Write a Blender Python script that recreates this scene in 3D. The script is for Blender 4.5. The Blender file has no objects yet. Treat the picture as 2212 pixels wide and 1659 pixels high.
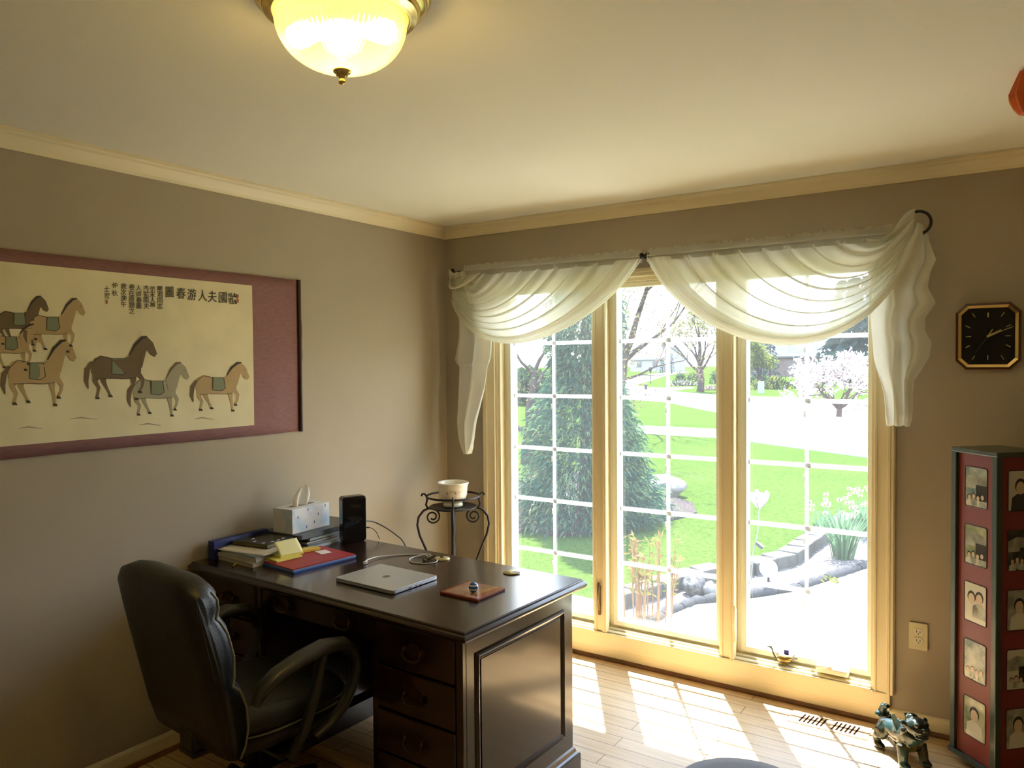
import bpy, math, random
from mathutils import Vector, Matrix, noise
random.seed(7)
S = bpy.context.scene
COL = S.collection
PI = math.pi

# ------------------------------------------------------------------ camera
F_PX, YAW, PITCH, ROLL = 1643.4, -0.59185, -0.02647, -0.00838
CAM = Vector((2.9618, -3.6782, 1.6067))
def basis():
    cy, sy, cp, sp = math.cos(YAW), math.sin(YAW), math.cos(PITCH), math.sin(PITCH)
    f = Vector((sy*cp, cy*cp, sp)); r = Vector((cy, -sy, 0)); u = r.cross(f)
    cr, sr = math.cos(ROLL), math.sin(ROLL)
    return r*cr + u*sr, u*cr - r*sr, f
R_, U_, F_ = basis()
cd = bpy.data.cameras.new('camera'); cam = bpy.data.objects.new('camera', cd); COL.objects.link(cam)
cd.sensor_fit = 'HORIZONTAL'; cd.sensor_width = 36.0; cd.lens = 36.0*F_PX/2212.0
cd.clip_start = 0.02; cd.clip_end = 800
m = Matrix((R_, U_, -F_)).transposed().to_4x4(); m.translation = CAM
cam.matrix_world = m
S.camera = cam
def at(px, py, ax, val):
    """a point of the photograph, measured onto the plane where coordinate ax equals val"""
    d = F_ + R_*((px-1106)/F_PX) - U_*((py-829.5)/F_PX)
    return CAM + d*((val-CAM[ax])/d[ax])

# ------------------------------------------------------------------ light and exposure
S.view_settings.view_transform = 'Standard'; S.view_settings.look = 'None'
S.view_settings.exposure = 1.78; S.view_settings.gamma = 1.0; S.view_settings.use_curve_mapping = False
S.cycles.max_bounces = 10; S.cycles.diffuse_bounces = 6; S.cycles.transparent_max_bounces = 24
S.cycles.caustics_reflective = False; S.cycles.caustics_refractive = False
S.cycles.sample_clamp_indirect = 6.0
S.cycles.use_denoising = True
SKY_STRENGTH, SUN_STRENGTH, LAMP_W = 2.9, 12.0, 4.5
W = bpy.data.worlds.new('sky'); S.world = W; W.use_nodes = True
nt = W.node_tree; nt.nodes.clear()
bg = nt.nodes.new('ShaderNodeBackground'); wo = nt.nodes.new('ShaderNodeOutputWorld')
tc = nt.nodes.new('ShaderNodeTexCoord'); sx = nt.nodes.new('ShaderNodeSeparateXYZ'); rp = nt.nodes.new('ShaderNodeValToRGB')
nt.links.new(tc.outputs['Generated'], sx.inputs[0]); nt.links.new(sx.outputs['Z'], rp.inputs[0])
rp.color_ramp.elements[0].position = 0.0; rp.color_ramp.elements[0].color = (0.93, 0.96, 1.0, 1)
rp.color_ramp.elements[1].position = 0.8; rp.color_ramp.elements[1].color = (0.45, 0.66, 1.0, 1)
nt.links.new(rp.outputs[0], bg.inputs[0]); nt.links.new(bg.outputs[0], wo.inputs[0])
bg.inputs[1].default_value = SKY_STRENGTH
sl = bpy.data.lights.new('sun', 'SUN'); sun = bpy.data.objects.new('sun', sl); COL.objects.link(sun)
sl.energy = SUN_STRENGTH; sl.angle = 0.009; sl.color = (1.0, 0.97, 0.90)
sun.location = (-4, 12, 20)
sun.rotation_euler = Vector((0.60, -1.0, -2.25)).to_track_quat('-Z', 'Y').to_euler()

# ------------------------------------------------------------------ materials
def lin(r, g, b):
    return tuple(((v/255)/12.92 if v/255 <= 0.04045 else ((v/255+0.055)/1.055)**2.4) for v in (r, g, b))
MATS = {}
def mat(name, col, rough=0.6, metal=0.0, spec=0.5, var=0.0, vscale=8.0, bump=0.0, bscale=60.0, col2=None, coat=0.0, sheen=0.0, stretch=None):
    if name in MATS: return MATS[name]
    m = bpy.data.materials.new(name); m.use_nodes = True; MATS[name] = m
    n = m.node_tree; b = n.nodes['Principled BSDF']
    c = col+(1,)
    b.inputs['Base Color'].default_value = c; b.inputs['Roughness'].default_value = rough
    b.inputs['Metallic'].default_value = metal; b.inputs['Specular IOR Level'].default_value = spec
    b.inputs['Coat Weight'].default_value = coat
    if coat: b.inputs['Coat Roughness'].default_value = 0.12
    b.inputs['Sheen Weight'].default_value = sheen
    if var or col2:
        t = n.nodes.new('ShaderNodeTexCoord'); mp = n.nodes.new('ShaderNodeMapping'); tx = n.nodes.new('ShaderNodeTexNoise')
        if stretch: mp.inputs['Scale'].default_value = stretch
        tx.inputs['Scale'].default_value = vscale; tx.inputs['Detail'].default_value = 5
        mx = n.nodes.new('ShaderNodeMix'); mx.data_type = 'RGBA'
        cr = n.nodes.new('ShaderNodeValToRGB'); cr.color_ramp.elements[0].position = 0.35; cr.color_ramp.elements[1].position = 0.65
        c2 = col2 if col2 else tuple(v*(1-var) for v in col)
        mx.inputs[6].default_value = c; mx.inputs[7].default_value = c2+(1,)
        n.links.new(t.outputs['Object'], mp.inputs[0]); n.links.new(mp.outputs[0], tx.inputs['Vector'])
        n.links.new(tx.outputs['Fac'], cr.inputs[0]); n.links.new(cr.outputs[0], mx.inputs[0]); n.links.new(mx.outputs[2], b.inputs['Base Color'])
    if bump:
        t2 = n.nodes.new('ShaderNodeTexCoord'); x2 = n.nodes.new('ShaderNodeTexNoise'); x2.inputs['Scale'].default_value = bscale; x2.inputs['Detail'].default_value = 4
        bp = n.nodes.new('ShaderNodeBump'); bp.inputs['Strength'].default_value = bump; bp.inputs['Distance'].default_value = 0.01
        n.links.new(t2.outputs['Object'], x2.inputs['Vector']); n.links.new(x2.outputs['Fac'], bp.inputs['Height']); n.links.new(bp.outputs[0], b.inputs['Normal'])
    return m
def leafmat(name, col, trans=0.35, col2=None):
    """thin leaves and petals: diffuse with light passing through"""
    if name in MATS: return MATS[name]
    m = bpy.data.materials.new(name); m.use_nodes = True; MATS[name] = m
    n = m.node_tree; n.nodes.clear()
    o = n.nodes.new('ShaderNodeOutputMaterial'); d = n.nodes.new('ShaderNodeBsdfDiffuse'); tr = n.nodes.new('ShaderNodeBsdfTranslucent'); mx = n.nodes.new('ShaderNodeMixShader')
    t = n.nodes.new('ShaderNodeTexCoord'); tx = n.nodes.new('ShaderNodeTexNoise'); tx.inputs['Scale'].default_value = 3.0; tx.inputs['Detail'].default_value = 4
    c = n.nodes.new('ShaderNodeMix'); c.data_type = 'RGBA'; c.inputs[6].default_value = col+(1,); c.inputs[7].default_value = (col2 or tuple(v*0.6 for v in col))+(1,)
    n.links.new(t.outputs['Object'], tx.inputs['Vector']); n.links.new(tx.outputs['Fac'], c.inputs[0])
    n.links.new(c.outputs[2], d.inputs[0]); n.links.new(c.outputs[2], tr.inputs[0]); mx.inputs[0].default_value = trans
    n.links.new(d.outputs[0], mx.inputs[1]); n.links.new(tr.outputs[0], mx.inputs[2]); n.links.new(mx.outputs[0], o.inputs[0])
    return m
def sheermat(name, col, see, trans):
    if name in MATS: return MATS[name]
    m = bpy.data.materials.new(name); m.use_nodes = True; MATS[name] = m
    n = m.node_tree; n.nodes.clear()
    o = n.nodes.new('ShaderNodeOutputMaterial'); d = n.nodes.new('ShaderNodeBsdfDiffuse'); tr = n.nodes.new('ShaderNodeBsdfTranslucent')
    tp = n.nodes.new('ShaderNodeBsdfTransparent'); m1 = n.nodes.new('ShaderNodeMixShader'); m2 = n.nodes.new('ShaderNodeMixShader')
    d.inputs[0].default_value = col+(1,); tr.inputs[0].default_value = col+(1,); tp.inputs[0].default_value = (1, 1, 1, 1)
    m1.inputs[0].default_value = trans; m2.inputs[0].default_value = see
    n.links.new(d.outputs[0], m1.inputs[1]); n.links.new(tr.outputs[0], m1.inputs[2])
    n.links.new(m1.outputs[0], m2.inputs[1]); n.links.new(tp.outputs[0], m2.inputs[2]); n.links.new(m2.outputs[0], o.inputs[0])
    return m
def glassmat(name, haze=0.03, gloss=0.05, tint=(1, 1, 1)):
    """a thin pane: clear, a little mirror, a little milky haze"""
    if name in MATS: return MATS[name]
    m = bpy.data.materials.new(name); m.use_nodes = True; MATS[name] = m
    n = m.node_tree; n.nodes.clear()
    o = n.nodes.new('ShaderNodeOutputMaterial'); tp = n.nodes.new('ShaderNodeBsdfTransparent'); g = n.nodes.new('ShaderNodeBsdfGlossy')
    tr = n.nodes.new('ShaderNodeBsdfTranslucent'); m1 = n.nodes.new('ShaderNodeMixShader'); m2 = n.nodes.new('ShaderNodeMixShader')
    tp.inputs[0].default_value = tint+(1,); g.inputs['Roughness'].default_value = 0.02; tr.inputs[0].default_value = (0.9, 0.95, 1, 1)
    m1.inputs[0].default_value = gloss; m2.inputs[0].default_value = haze
    n.links.new(tp.outputs[0], m1.inputs[1]); n.links.new(g.outputs[0], m1.inputs[2])
    n.links.new(m1.outputs[0], m2.inputs[1]); n.links.new(tr.outputs[0], m2.inputs[2]); n.links.new(m2.outputs[0], o.inputs[0])
    return m
def emitmat(name, col, strength):
    if name in MATS: return MATS[name]
    m = bpy.data.materials.new(name); m.use_nodes = True; MATS[name] = m
    b = m.node_tree.nodes['Principled BSDF']; b.inputs['Base Color'].default_value = col+(1,)
    b.inputs['Emission Color'].default_value = col+(1,); b.inputs['Emission Strength'].default_value = strength
    return m
def plankmat():
    m = bpy.data.materials.new('oak planks'); m.use_nodes = True
    n = m.node_tree; b = n.nodes['Principled BSDF']; b.inputs['Roughness'].default_value = 0.38; b.inputs['Specular IOR Level'].default_value = 0.4
    t = n.nodes.new('ShaderNodeTexCoord'); br = n.nodes.new('ShaderNodeTexBrick')
    br.offset = 0.37; br.inputs['Scale'].default_value = 1.0; br.inputs['Brick Width'].default_value = 0.95; br.inputs['Row Height'].default_value = 0.083
    br.inputs['Mortar Size'].default_value = 0.0016; br.inputs['Bias'].default_value = 0.0
    br.inputs['Color1'].default_value = (0.70, 0.50, 0.27, 1); br.inputs['Color2'].default_value = (0.62, 0.42, 0.21, 1); br.inputs['Mortar'].default_value = (0.13, 0.06, 0.02, 1)
    mp = n.nodes.new('ShaderNodeMapping'); mp.inputs['Scale'].default_value = (2.5, 45, 1); tx = n.nodes.new('ShaderNodeTexNoise'); tx.inputs['Scale'].default_value = 1.6; tx.inputs['Detail'].default_value = 7
    mx = n.nodes.new('ShaderNodeMix'); mx.data_type = 'RGBA'; mx.blend_type = 'MULTIPLY'; mx.inputs[0].default_value = 0.55
    cr = n.nodes.new('ShaderNodeValToRGB'); cr.color_ramp.elements[0].color = (0.55, 0.5, 0.42, 1); cr.color_ramp.elements[0].position = 0.3; cr.color_ramp.elements[1].position = 0.65
    n.links.new(t.outputs['Object'], br.inputs['Vector']); n.links.new(t.outputs['Object'], mp.inputs[0]); n.links.new(mp.outputs[0], tx.inputs['Vector'])
    n.links.new(tx.outputs['Fac'], cr.inputs[0]); n.links.new(br.outputs['Color'], mx.inputs[6]); n.links.new(cr.outputs[0], mx.inputs[7]); n.links.new(mx.outputs[2], b.inputs['Base Color'])
    return m

WALL = mat('taupe wall paint', (0.415, 0.357, 0.268), 0.85, var=0.06, vscale=1.5, bump=0.06, bscale=250)
CEIL = mat('ceiling paint', (0.82, 0.80, 0.66), 0.9, bump=0.05, bscale=200)
TRIM = mat('cream trim paint', (0.80, 0.71, 0.47), 0.42)
SASHM = mat('white sash vinyl', (0.82, 0.80, 0.66), 0.4)
GRIL = None; SILLM = mat('white sill vinyl', (0.85, 0.86, 0.84), 0.4)
MAHOG = mat('dark cherry wood', (0.022, 0.007, 0.004), 0.26, spec=0.45, col2=(0.012, 0.004, 0.003), vscale=3, stretch=(1, 9, 9), coat=0.6)
BRASS = mat('polished brass', (0.80, 0.58, 0.22), 0.18, 1.0); BRASS2 = mat('satin brass', (0.50, 0.40, 0.16), 0.35, 0.45)
OLDBR = mat('aged brass', (0.085, 0.05, 0.018), 0.45, 1.0)
IRON = mat('black iron', (0.018, 0.016, 0.016), 0.45, 0.4)
BLACK = mat('black plastic', (0.008, 0.008, 0.009), 0.35)
LEATH = mat('charcoal leather', (0.010, 0.011, 0.010), 0.45, bump=0.15, bscale=160)
LEATH2 = mat('grey leather arm', (0.020, 0.021, 0.019), 0.42, bump=0.1, bscale=160)
PIPE = mat('pale piping', (0.16, 0.16, 0.11), 0.5)
GRIL = leafmat('thin white plastic', (0.88, 0.90, 0.90), 0.55, (0.88, 0.90, 0.90))
WHITE = mat('white paper', (0.82, 0.80, 0.75), 0.8)
SHEER = sheermat('sheer cream voile', (0.90, 0.89, 0.79), 0.22, 0.5); GATHER = sheermat('gathered cream voile', (0.86, 0.84, 0.74), 0.02, 0.45)
GLASS = glassmat('window glass', 0.011, 0.04)  # haze puts the bright window's glare veil into the pane

# ------------------------------------------------------------------ mesh helpers
class MB:
    def __init__(s): s.v = []; s.f = []; s.m = []; s.k = 0; s.sm = []
    def add(s, vs, fs, smooth=False, M=None):
        o = len(s.v)
        for p in vs:
            p = Vector(p); s.v.append(M @ p if M else p)
        for f in fs: s.f.append(tuple(i+o for i in f)); s.m.append(s.k); s.sm.append(smooth)
        return s
    def box(s, x0, x1, y0, y1, z0, z1, M=None):
        vs = [(x, y, z) for z in (z0, z1) for y in (y0, y1) for x in (x0, x1)]
        return s.add(vs, [(0, 2, 3, 1), (4, 5, 7, 6), (0, 1, 5, 4), (2, 6, 7, 3), (0, 4, 6, 2), (1, 3, 7, 5)], False, M)
    def rings(s, rs, closed=True, cap=True, smooth=True, M=None):
        n = len(rs[0]); vs = [p for r in rs for p in r]; fs = []
        for a in range(len(rs)-1):
            for i in range(n if closed else n-1):
                j = (i+1) % n; fs.append((a*n+i, a*n+j, (a+1)*n+j, (a+1)*n+i))
        s.add(vs, fs, smooth, M)
        if cap and closed:
            s.add(rs[0], [tuple(range(n))[::-1]], False, M); s.add(rs[-1], [tuple(range(n))], False, M)
        return s
    def lathe(s, prof, n=32, c=(0, 0, 0), smooth=True, cap=True, M=None, rib=0.0, ribn=0):
        rs = []
        for r, z in prof:
            ring = []
            for i in range(n):
                a = 2*PI*i/n; q = r*(1+rib*math.cos(a*ribn)) if ribn else r
                ring.append((c[0]+q*math.cos(a), c[1]+q*math.sin(a), c[2]+z))
            rs.append(ring)
        return s.rings(rs, True, cap, smooth, M)
    def tube(s, pts, r, n=8, cap=True, flat=1.0, M=None, closed=False, up=None):
        pts = [Vector(p) for p in pts]; rs = []
        N = len(pts); prev = None
        for i, p in enumerate(pts):
            if closed: d = pts[(i+1) % N]-pts[i-1]
            else: d = pts[min(i+1, N-1)]-pts[max(i-1, 0)]
            if d.length < 1e-9: d = Vector((0, 0, 1))
            d.normalize()
            if prev is None:
                a = Vector(up) if up else (Vector((0, 0, 1)) if abs(d.z) < 0.9 else Vector((1, 0, 0)))
            else: a = prev
            b = d.cross(a)
            if b.length < 1e-6: b = d.cross(Vector((0.3, 1, 0.2)))
            b.normalize(); a = b.cross(d).normalized(); prev = a
            q = r[i] if isinstance(r, (list, tuple)) else r
            rs.append([p+(a*math.cos(2*PI*k/n)*q*flat+b*math.sin(2*PI*k/n)*q) for k in range(n)])
        if closed: rs.append(rs[0])
        return s.rings(rs, True, cap and not closed, True, M)
    def ball(s, c, r, n=16, m=10, M=None):
        rx, ry, rz = r if isinstance(r, (tuple, list)) else (r, r, r)
        rs = []
        for i in range(m+1):
            t = PI*i/m; q = max(math.sin(t), 1e-3)
            rs.append([(c[0]+rx*q*math.cos(2*PI*k/n), c[1]+ry*q*math.sin(2*PI*k/n), c[2]-rz*math.cos(t)) for k in range(n)])
        return s.rings(rs, True, True, True, M)
    def prism(s, poly, z0, z1, M=None):
        n = len(poly); vs = [(x, y, z0) for x, y in poly]+[(x, y, z1) for x, y in poly]
        fs = [tuple(range(n))[::-1], tuple(range(n, 2*n))]+[(i, (i+1) % n, n+(i+1) % n, n+i) for i in range(n)]
        return s.add(vs, fs, False, M)
    def grid(s, fn, nu, nv, smooth=True, M=None):
        vs = [fn(i/(nu-1), j/(nv-1)) for j in range(nv) for i in range(nu)]
        fs = [(j*nu+i, j*nu+i+1, (j+1)*nu+i+1, (j+1)*nu+i) for j in range(nv-1) for i in range(nu-1)]
        return s.add(vs, fs, smooth, M)
    def sweep(s, prof, path, M=None):
        """extrude a profile of (out, up) along straight wall runs given as (point, out-direction)"""
        rs = [[Vector(p)+Vector(o)*a+Vector((0, 0, b)) for a, b in prof] for p, o in path]
        return s.rings(rs, True, True, False, M)
    def build(s, name, m, parent=None, bevel=0, seg=2, sub=0):
        me = bpy.data.meshes.new(name); me.from_pydata([tuple(p) for p in s.v], [], s.f); me.validate(); me.update()
        for x in (m if isinstance(m, (list, tuple)) else [m]): me.materials.append(x)
        if len(me.polygons) == len(s.m):
            me.polygons.foreach_set('material_index', s.m); me.polygons.foreach_set('use_smooth', s.sm)
        o = bpy.data.objects.new(name, me); COL.objects.link(o)
        if parent is not None: o.parent = parent
        if bevel:
            b = o.modifiers.new('bevel', 'BEVEL'); b.width = bevel; b.segments = seg; b.limit_method = 'ANGLE'; b.angle_limit = 0.6
        if sub:
            b = o.modifiers.new('sub', 'SUBSURF'); b.levels = sub; b.render_levels = sub
        return o
def tag(o, label, cat, group=None, kind=None):
    o['label'] = label; o['category'] = cat
    if group: o['group'] = group
    if kind: o['kind'] = kind
    return o
def thing(name, label, cat, loc=(0, 0, 0), rz=0.0, group=None):
    o = bpy.data.objects.new(name, None); COL.objects.link(o); o.empty_display_size = 0.05
    o.location = loc; o.rotation_euler = (0, 0, rz)
    return tag(o, label, cat, group)
def struct(o): o['kind'] = 'structure'; return o
def rect_loft(mb, layers, M=None):
    """stacked rectangles (x0,x1,y0,y1,z)"""
    rs = [[(x0, y0, z), (x1, y0, z), (x1, y1, z), (x0, y1, z)] for x0, x1, y0, y1, z in layers]
    return mb.rings(rs, True, True, False, M)
def rounded(w, h, r, n=5, cx=0, cy=0):
    out = []
    for sx_, sy_, a0 in ((1, 1, 0), (-1, 1, 90), (-1, -1, 180), (1, -1, 270)):
        for i in range(n+1):
            a = math.radians(a0+90*i/n); out.append((cx+sx_*(w/2-r)+r*math.cos(a), cy+sy_*(h/2-r)+r*math.sin(a)))
    return out
def remesh(o, size, smooth=4):
    r = o.modifiers.new('remesh', 'REMESH'); r.mode = 'VOXEL'; r.voxel_size = size; r.use_smooth_shade = True
    if smooth:
        q = o.modifiers.new('smooth', 'SMOOTH'); q.iterations = smooth; q.factor = 0.5
    return o

# ------------------------------------------------------------------ room shell
RX, RY, RH = 3.75, -4.45, 2.44
OX0, OX1, OZ0, OZ1 = 0.375, 2.445, 0.125, 2.055         # rough opening of the triple window
fl = MB(); fl.box(-0.15, RX+0.15, RY-0.15, 0.16, -0.12, 0.0); struct(fl.build('floor', plankmat()))
ce = MB(); ce.box(-0.15, RX+0.15, RY-0.15, 0.16, RH, RH+0.1); struct(ce.build('ceiling', CEIL))
w = MB()
w.box(-0.15, OX0, 0, 0.16, 0, RH); w.box(OX1, RX+0.15, 0, 0.16, 0, RH)
w.box(OX0, OX1, 0, 0.16, 0, OZ0); w.box(OX0, OX1, 0, 0.16, OZ1, RH)
struct(w.build('wall_back', WALL))
w = MB(); w.box(-0.15, 0, RY, 0, 0, RH); struct(w.build('wall_left', WALL))
w = MB(); w.box(RX, RX+0.15, RY, 0, 0, RH); struct(w.build('wall_right', WALL))
w = MB(); w.box(-0.15, RX+0.15, RY-0.15, RY, 0, RH); struct(w.build('wall_front', WALL))
CD, CO = 0.066, 0.058
crown = [(0, -CD), (0.006, -CD), (0.010, -CD+0.012), (0.013, -CD+0.016), (0.020, -CD+0.026), (0.034, -CD+0.044), (CO-0.012, -0.016), (CO-0.008, -0.010), (CO, -0.008), (CO, 0), (0, 0)]
def crown_run(name, a, b, oa, ob):
    c = MB(); c.sweep(crown, [(a, oa), (b, ob)]); struct(c.build(name, TRIM))
e = 0.0005
crown_run('trim_1', (e, RY+e, RH-e), (e, -e, RH-e), (1, 1, 0), (1, -1, 0))
crown_run('trim_2', (e, -e, RH-e), (RX-e, -e, RH-e), (1, -1, 0), (-1, -1, 0))
crown_run('trim_3', (RX-e, -e, RH-e), (RX-e, RY+e, RH-e), (-1, -1, 0), (-1, 1, 0))
crown_run('trim_4', (RX-e, RY+e, RH-e), (e, RY+e, RH-e), (-1, 1, 0), (1, 1, 0))
SHOE = mat('brown shoe moulding', (0.20, 0.085, 0.035), 0.45, var=0.3, vscale=20)
def base_run(name, a, b, oa, ob, top=0.079):
    c = MB(); c.sweep([(0, 0.0), (0.013, 0.0), (0.013, top-0.014), (0.010, top-0.008), (0.006, top-0.003), (0, top)], [(a, oa), (b, ob)])
    o = struct(c.build('baseboard_'+name, TRIM))
    s = MB(); s.sweep([(0.013, 0.0), (0.027, 0.0), (0.026, 0.009), (0.021, 0.016), (0.013, 0.018)], [(a, oa), (b, ob)])
    s.build('shoe_moulding', SHOE, o)
base_run('left', (e, RY, e), (e, -e, e), (1, 1, 0), (1, -1, 0))
base_run('back', (e, -e, e), (RX, -e, e), (1, -1, 0), (-1, -1, 0))
base_run('right', (RX-e, -e, e), (RX-e, RY, e), (-1, -1, 0), (-1, 1, 0))
base_run('front', (RX, RY+e, e), (e, RY+e, e), (-1, 1, 0), (1, 1, 0))

# ------------------------------------------------------------------ triple window
FR = [(0.409, 1.042), (1.098, 1.740), (1.794, 2.434)]    # frames
GL = [(0.454, 0.997), (1.143, 1.695), (1.839, 2.389)]    # visible glass
GZ0, GZ1, GY = 0.205, 2.012, 0.082
# casings: stepped profiles with beads
def casing_v(name, x0, x1, z0, z1, flip=False):
    w_ = x1-x0; P = [(0, 0), (0, -0.010), (0.12, -0.012), (0.14, -0.018), (0.22, -0.018), (0.24, -0.013), (0.66, -0.016), (0.70, -0.023), (0.80, -0.023), (0.82, -0.019), (0.94, -0.021), (1, -0.012), (1, 0)]
    c = MB()
    pts = [((x1-a*w_) if flip else (x0+a*w_), b-e) for a, b in P]
    c.rings([[(x, y, z0) for x, y in pts], [(x, y, z1) for x, y in pts]], True, True, False)
    return struct(c.build(name, TRIM))
casing_v('trim_5', 0.287, 0.389, 0.145, 2.10, True)
casing_v('trim_6', 2.409, 2.503, 0.138, 2.10)
casing_v('trim_7', 1.026, 1.108, 0.150, 2.05)
casing_v('trim_8', 1.722, 1.802, 0.150, 2.05)
c = MB()
P = [(0, 0), (0, -0.010), (0.30, -0.013), (0.34, -0.020), (0.42, -0.021), (0.46, -0.014), (0.62, -0.014), (0.66, -0.024), (0.76, -0.024), (0.80, -0.018), (1, -0.018), (1, 0)]
c.rings([[(x, b-e, 2.035+a*0.062) for a, b in P] for x in (0.287, 2.503)], True, True, False)
struct(c.build('trim_9', TRIM))
# apron, stool and the lower band
c = MB(); c.box(0.28, 2.487, -0.022, -e, 0.066, 0.143); struct(c.build('trim_10', TRIM, bevel=0.003))
c = MB(); c.box(0.389, 2.409, -0.026, 0.055, 0.143, 0.151); c.box(0.389, 2.409, -0.014, 0.055, 0.151, 0.160); c.box(0.389, 2.409, 0.012, 0.055, 0.160, 0.170)
struct(c.build('trim_11', TRIM, bevel=0.002))
# jamb box round the three openings
c = MB()
c.box(OX0, 0.409, -0.005, 0.16, OZ0, OZ1); c.box(2.434, OX1, -0.005, 0.16, OZ0, OZ1)
c.box(1.042, 1.098, -0.004, 0.16, OZ0, OZ1); c.box(1.740, 1.794, -0.004, 0.16, OZ0, OZ1)
c.box(OX0, OX1, -0.003, 0.16, 2.045, OZ1); c.box(OX0, OX1, 0.03, 0.16, OZ0, 0.152)
struct(c.build('trim_12', TRIM))
c = MB(); c.box(OX0-0.08, OX1+0.08, 0.165, 0.235, 0.06, 0.135); struct(c.build('trim_13', SILLM, bevel=0.006))
BRONZE = mat('bronze latch', (0.22, 0.15, 0.07), 0.4, 0.8)
for i in range(3):
    fx0, fx1 = FR[i]; gx0, gx1 = GL[i]
    wn = bpy.data.objects.new('window_%d' % (i+1), None); COL.objects.link(wn); wn.location = ((fx0+fx1)/2, GY, 0.15); struct(wn)
    wn.empty_display_size = 0.1
    X = lambda v: v-(fx0+fx1)/2
    Z = lambda v: v-0.15
    s = MB()
    for (a, b, c0, d0) in ((fx0, gx0, 0.152, 2.045), (gx1, fx1, 0.152, 2.045), (gx0, gx1, 0.152, GZ0), (gx0, gx1, GZ1, 2.045)):
        s.box(X(a), X(b), -0.040, 0.03, Z(c0), Z(d0))
    # glazing bead steps
    for (a, b, c0, d0) in ((gx0-0.022, gx0+0.004, GZ0-0.022, GZ1+0.018), (gx1-0.004, gx1+0.022, GZ0-0.022, GZ1+0.018), (gx0, gx1, GZ0-0.022, GZ0+0.004), (gx0, gx1, GZ1-0.004, GZ1+0.018)):
        s.box(X(a), X(b), -0.050, -0.012, Z(c0), Z(d0))
    s.build('sash_frame', SASHM if i != 0 else SASHM, wn, bevel=0.003)
    g = MB(); g.box(X(gx0), X(gx1), 0.003, 0.006, Z(GZ0), Z(GZ1)); g.build('glass_pane', GLASS, wn)
    r = MB(); mid = (gx0+gx1)/2
    r.box(X(mid)-0.0075, X(mid)+0.0075, -0.008, 0.0, Z(GZ0), Z(GZ1))
    for z in (0.515, 0.815, 1.115, 1.420, 1.724): r.box(X(gx0), X(gx1), -0.009, 0.0, Z(z)-0.010, Z(z)+0.010)
    r.build('grille', GRIL, wn)
    k = MB()
    for z in (0.515, 0.815, 1.115, 1.420, 1.724):
        k.box(X(gx0)-0.004, X(gx0)+0.010, -0.014, -0.004, Z(z)-0.011, Z(z)+0.011); k.box(X(mid)+0.006, X(mid)+0.020, -0.014, -0.006, Z(z)-0.011, Z(z)+0.011)
        k.box(X(mid)-0.014, X(mid)-0.004, -0.012, -0.004, Z(z)-0.075, Z(z)-0.045)
    k.build('grille_clip', leafmat('pale clip', (0.72, 0.74, 0.74), 0.35, (0.72, 0.74, 0.74)), wn)
    if i != 1:       # casement latch lever on the mullion
        lx = X(1.062) if i == 0 else X(1.800)
        l = MB(); l.tube([(lx, -0.110, Z(0.42)), (lx+0.002, -0.120, Z(0.37)), (lx-0.001, -0.114, Z(0.32)), (lx+0.001, -0.108, Z(0.27))], 0.004, 6, flat=2)
        l.box(lx-0.006, lx+0.006, -0.106, -0.085, Z(0.24), Z(0.40)); lo = l.build('latch_lever', BRONZE if i == 0 else TRIM, wn)
    if i == 2:
        k = MB(); k.box(0.06, 0.20, -0.092, -0.045, Z(0.170), Z(0.200)); k.build('crank_cover', SASHM, wn, bevel=0.009, seg=3)
        k = MB(); k.tube([(0.13, -0.085, Z(0.203)), (0.09, -0.098, Z(0.204)), (0.062, -0.100, Z(0.200))], 0.006, 8); k.build('crank_handle', SASHM, wn)
        k = MB(); k.box(-0.115, -0.03, -0.056, -0.050, Z(0.196), Z(0.206)); k.build('sash_lock', mat('grey lock metal', (0.22, 0.22, 0.22), 0.4, 0.6), wn)
        k = MB(); k.box(-0.09, -0.068, -0.057, -0.049, Z(0.208), Z(0.232)); lo = k.build('lock_tab', mat('blue tab', (0.06, 0.06, 0.45), 0.4), wn); lo['label'] = 'small blue tab above the lock'

# ------------------------------------------------------------------ curtain rod and sheer swags
RZ, RYC = 2.145, -0.085
t = thing('curtain_rod', 'black metal curtain rod above the triple window with a ring at each end', 'curtain rod', (1.365, RYC, RZ))
k = MB(); k.tube([(-1.245, 0, 0.01), (1.21, 0, 0.0)], 0.0075, 10); k.build('rod', IRON, t)
k = MB(); k.tube([(0, 0, -0.005), (0, 0.03, -0.012), (0, 0.082, -0.012)], 0.007, 8); k.box(-0.012, 0.012, 0.076, 0.084, -0.035, 0.02)
k.build('bracket', IRON, t)
for sx_ in (-1, 1):
    k = MB(); k.ball((sx_*0.017, -0.004, 0.004), (0.014, 0.015, 0.016), 12, 8); k.tube([(sx_*0.034, 0, 0.006), (sx_*0.040, -0.004, -0.028)], 0.006, 8); k.build('finial', IRON, t)
for x, z, r in ((-1.245, -0.005, 0.035), (1.228, 0.035, 0.048)):
    k = MB(); k.tube([(x+0.3*r*math.cos(a), -0.005+r*0.75*math.sin(a)*0.5, z+r*math.sin(a)) if x < 0 else (x+r*math.cos(a), 0.0, z+r*math.sin(a)) for a in [2*PI*i/28 for i in range(28)]], 0.006, 8, closed=True)
    k.build('scarf_ring', IRON, t)
    k = MB(); k.tube([(x, 0.0, z-r if x > 0 else z), (x, 0.084, z-r if x > 0 else z)], 0.006, 8); k.build('bracket', IRON, t)

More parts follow.
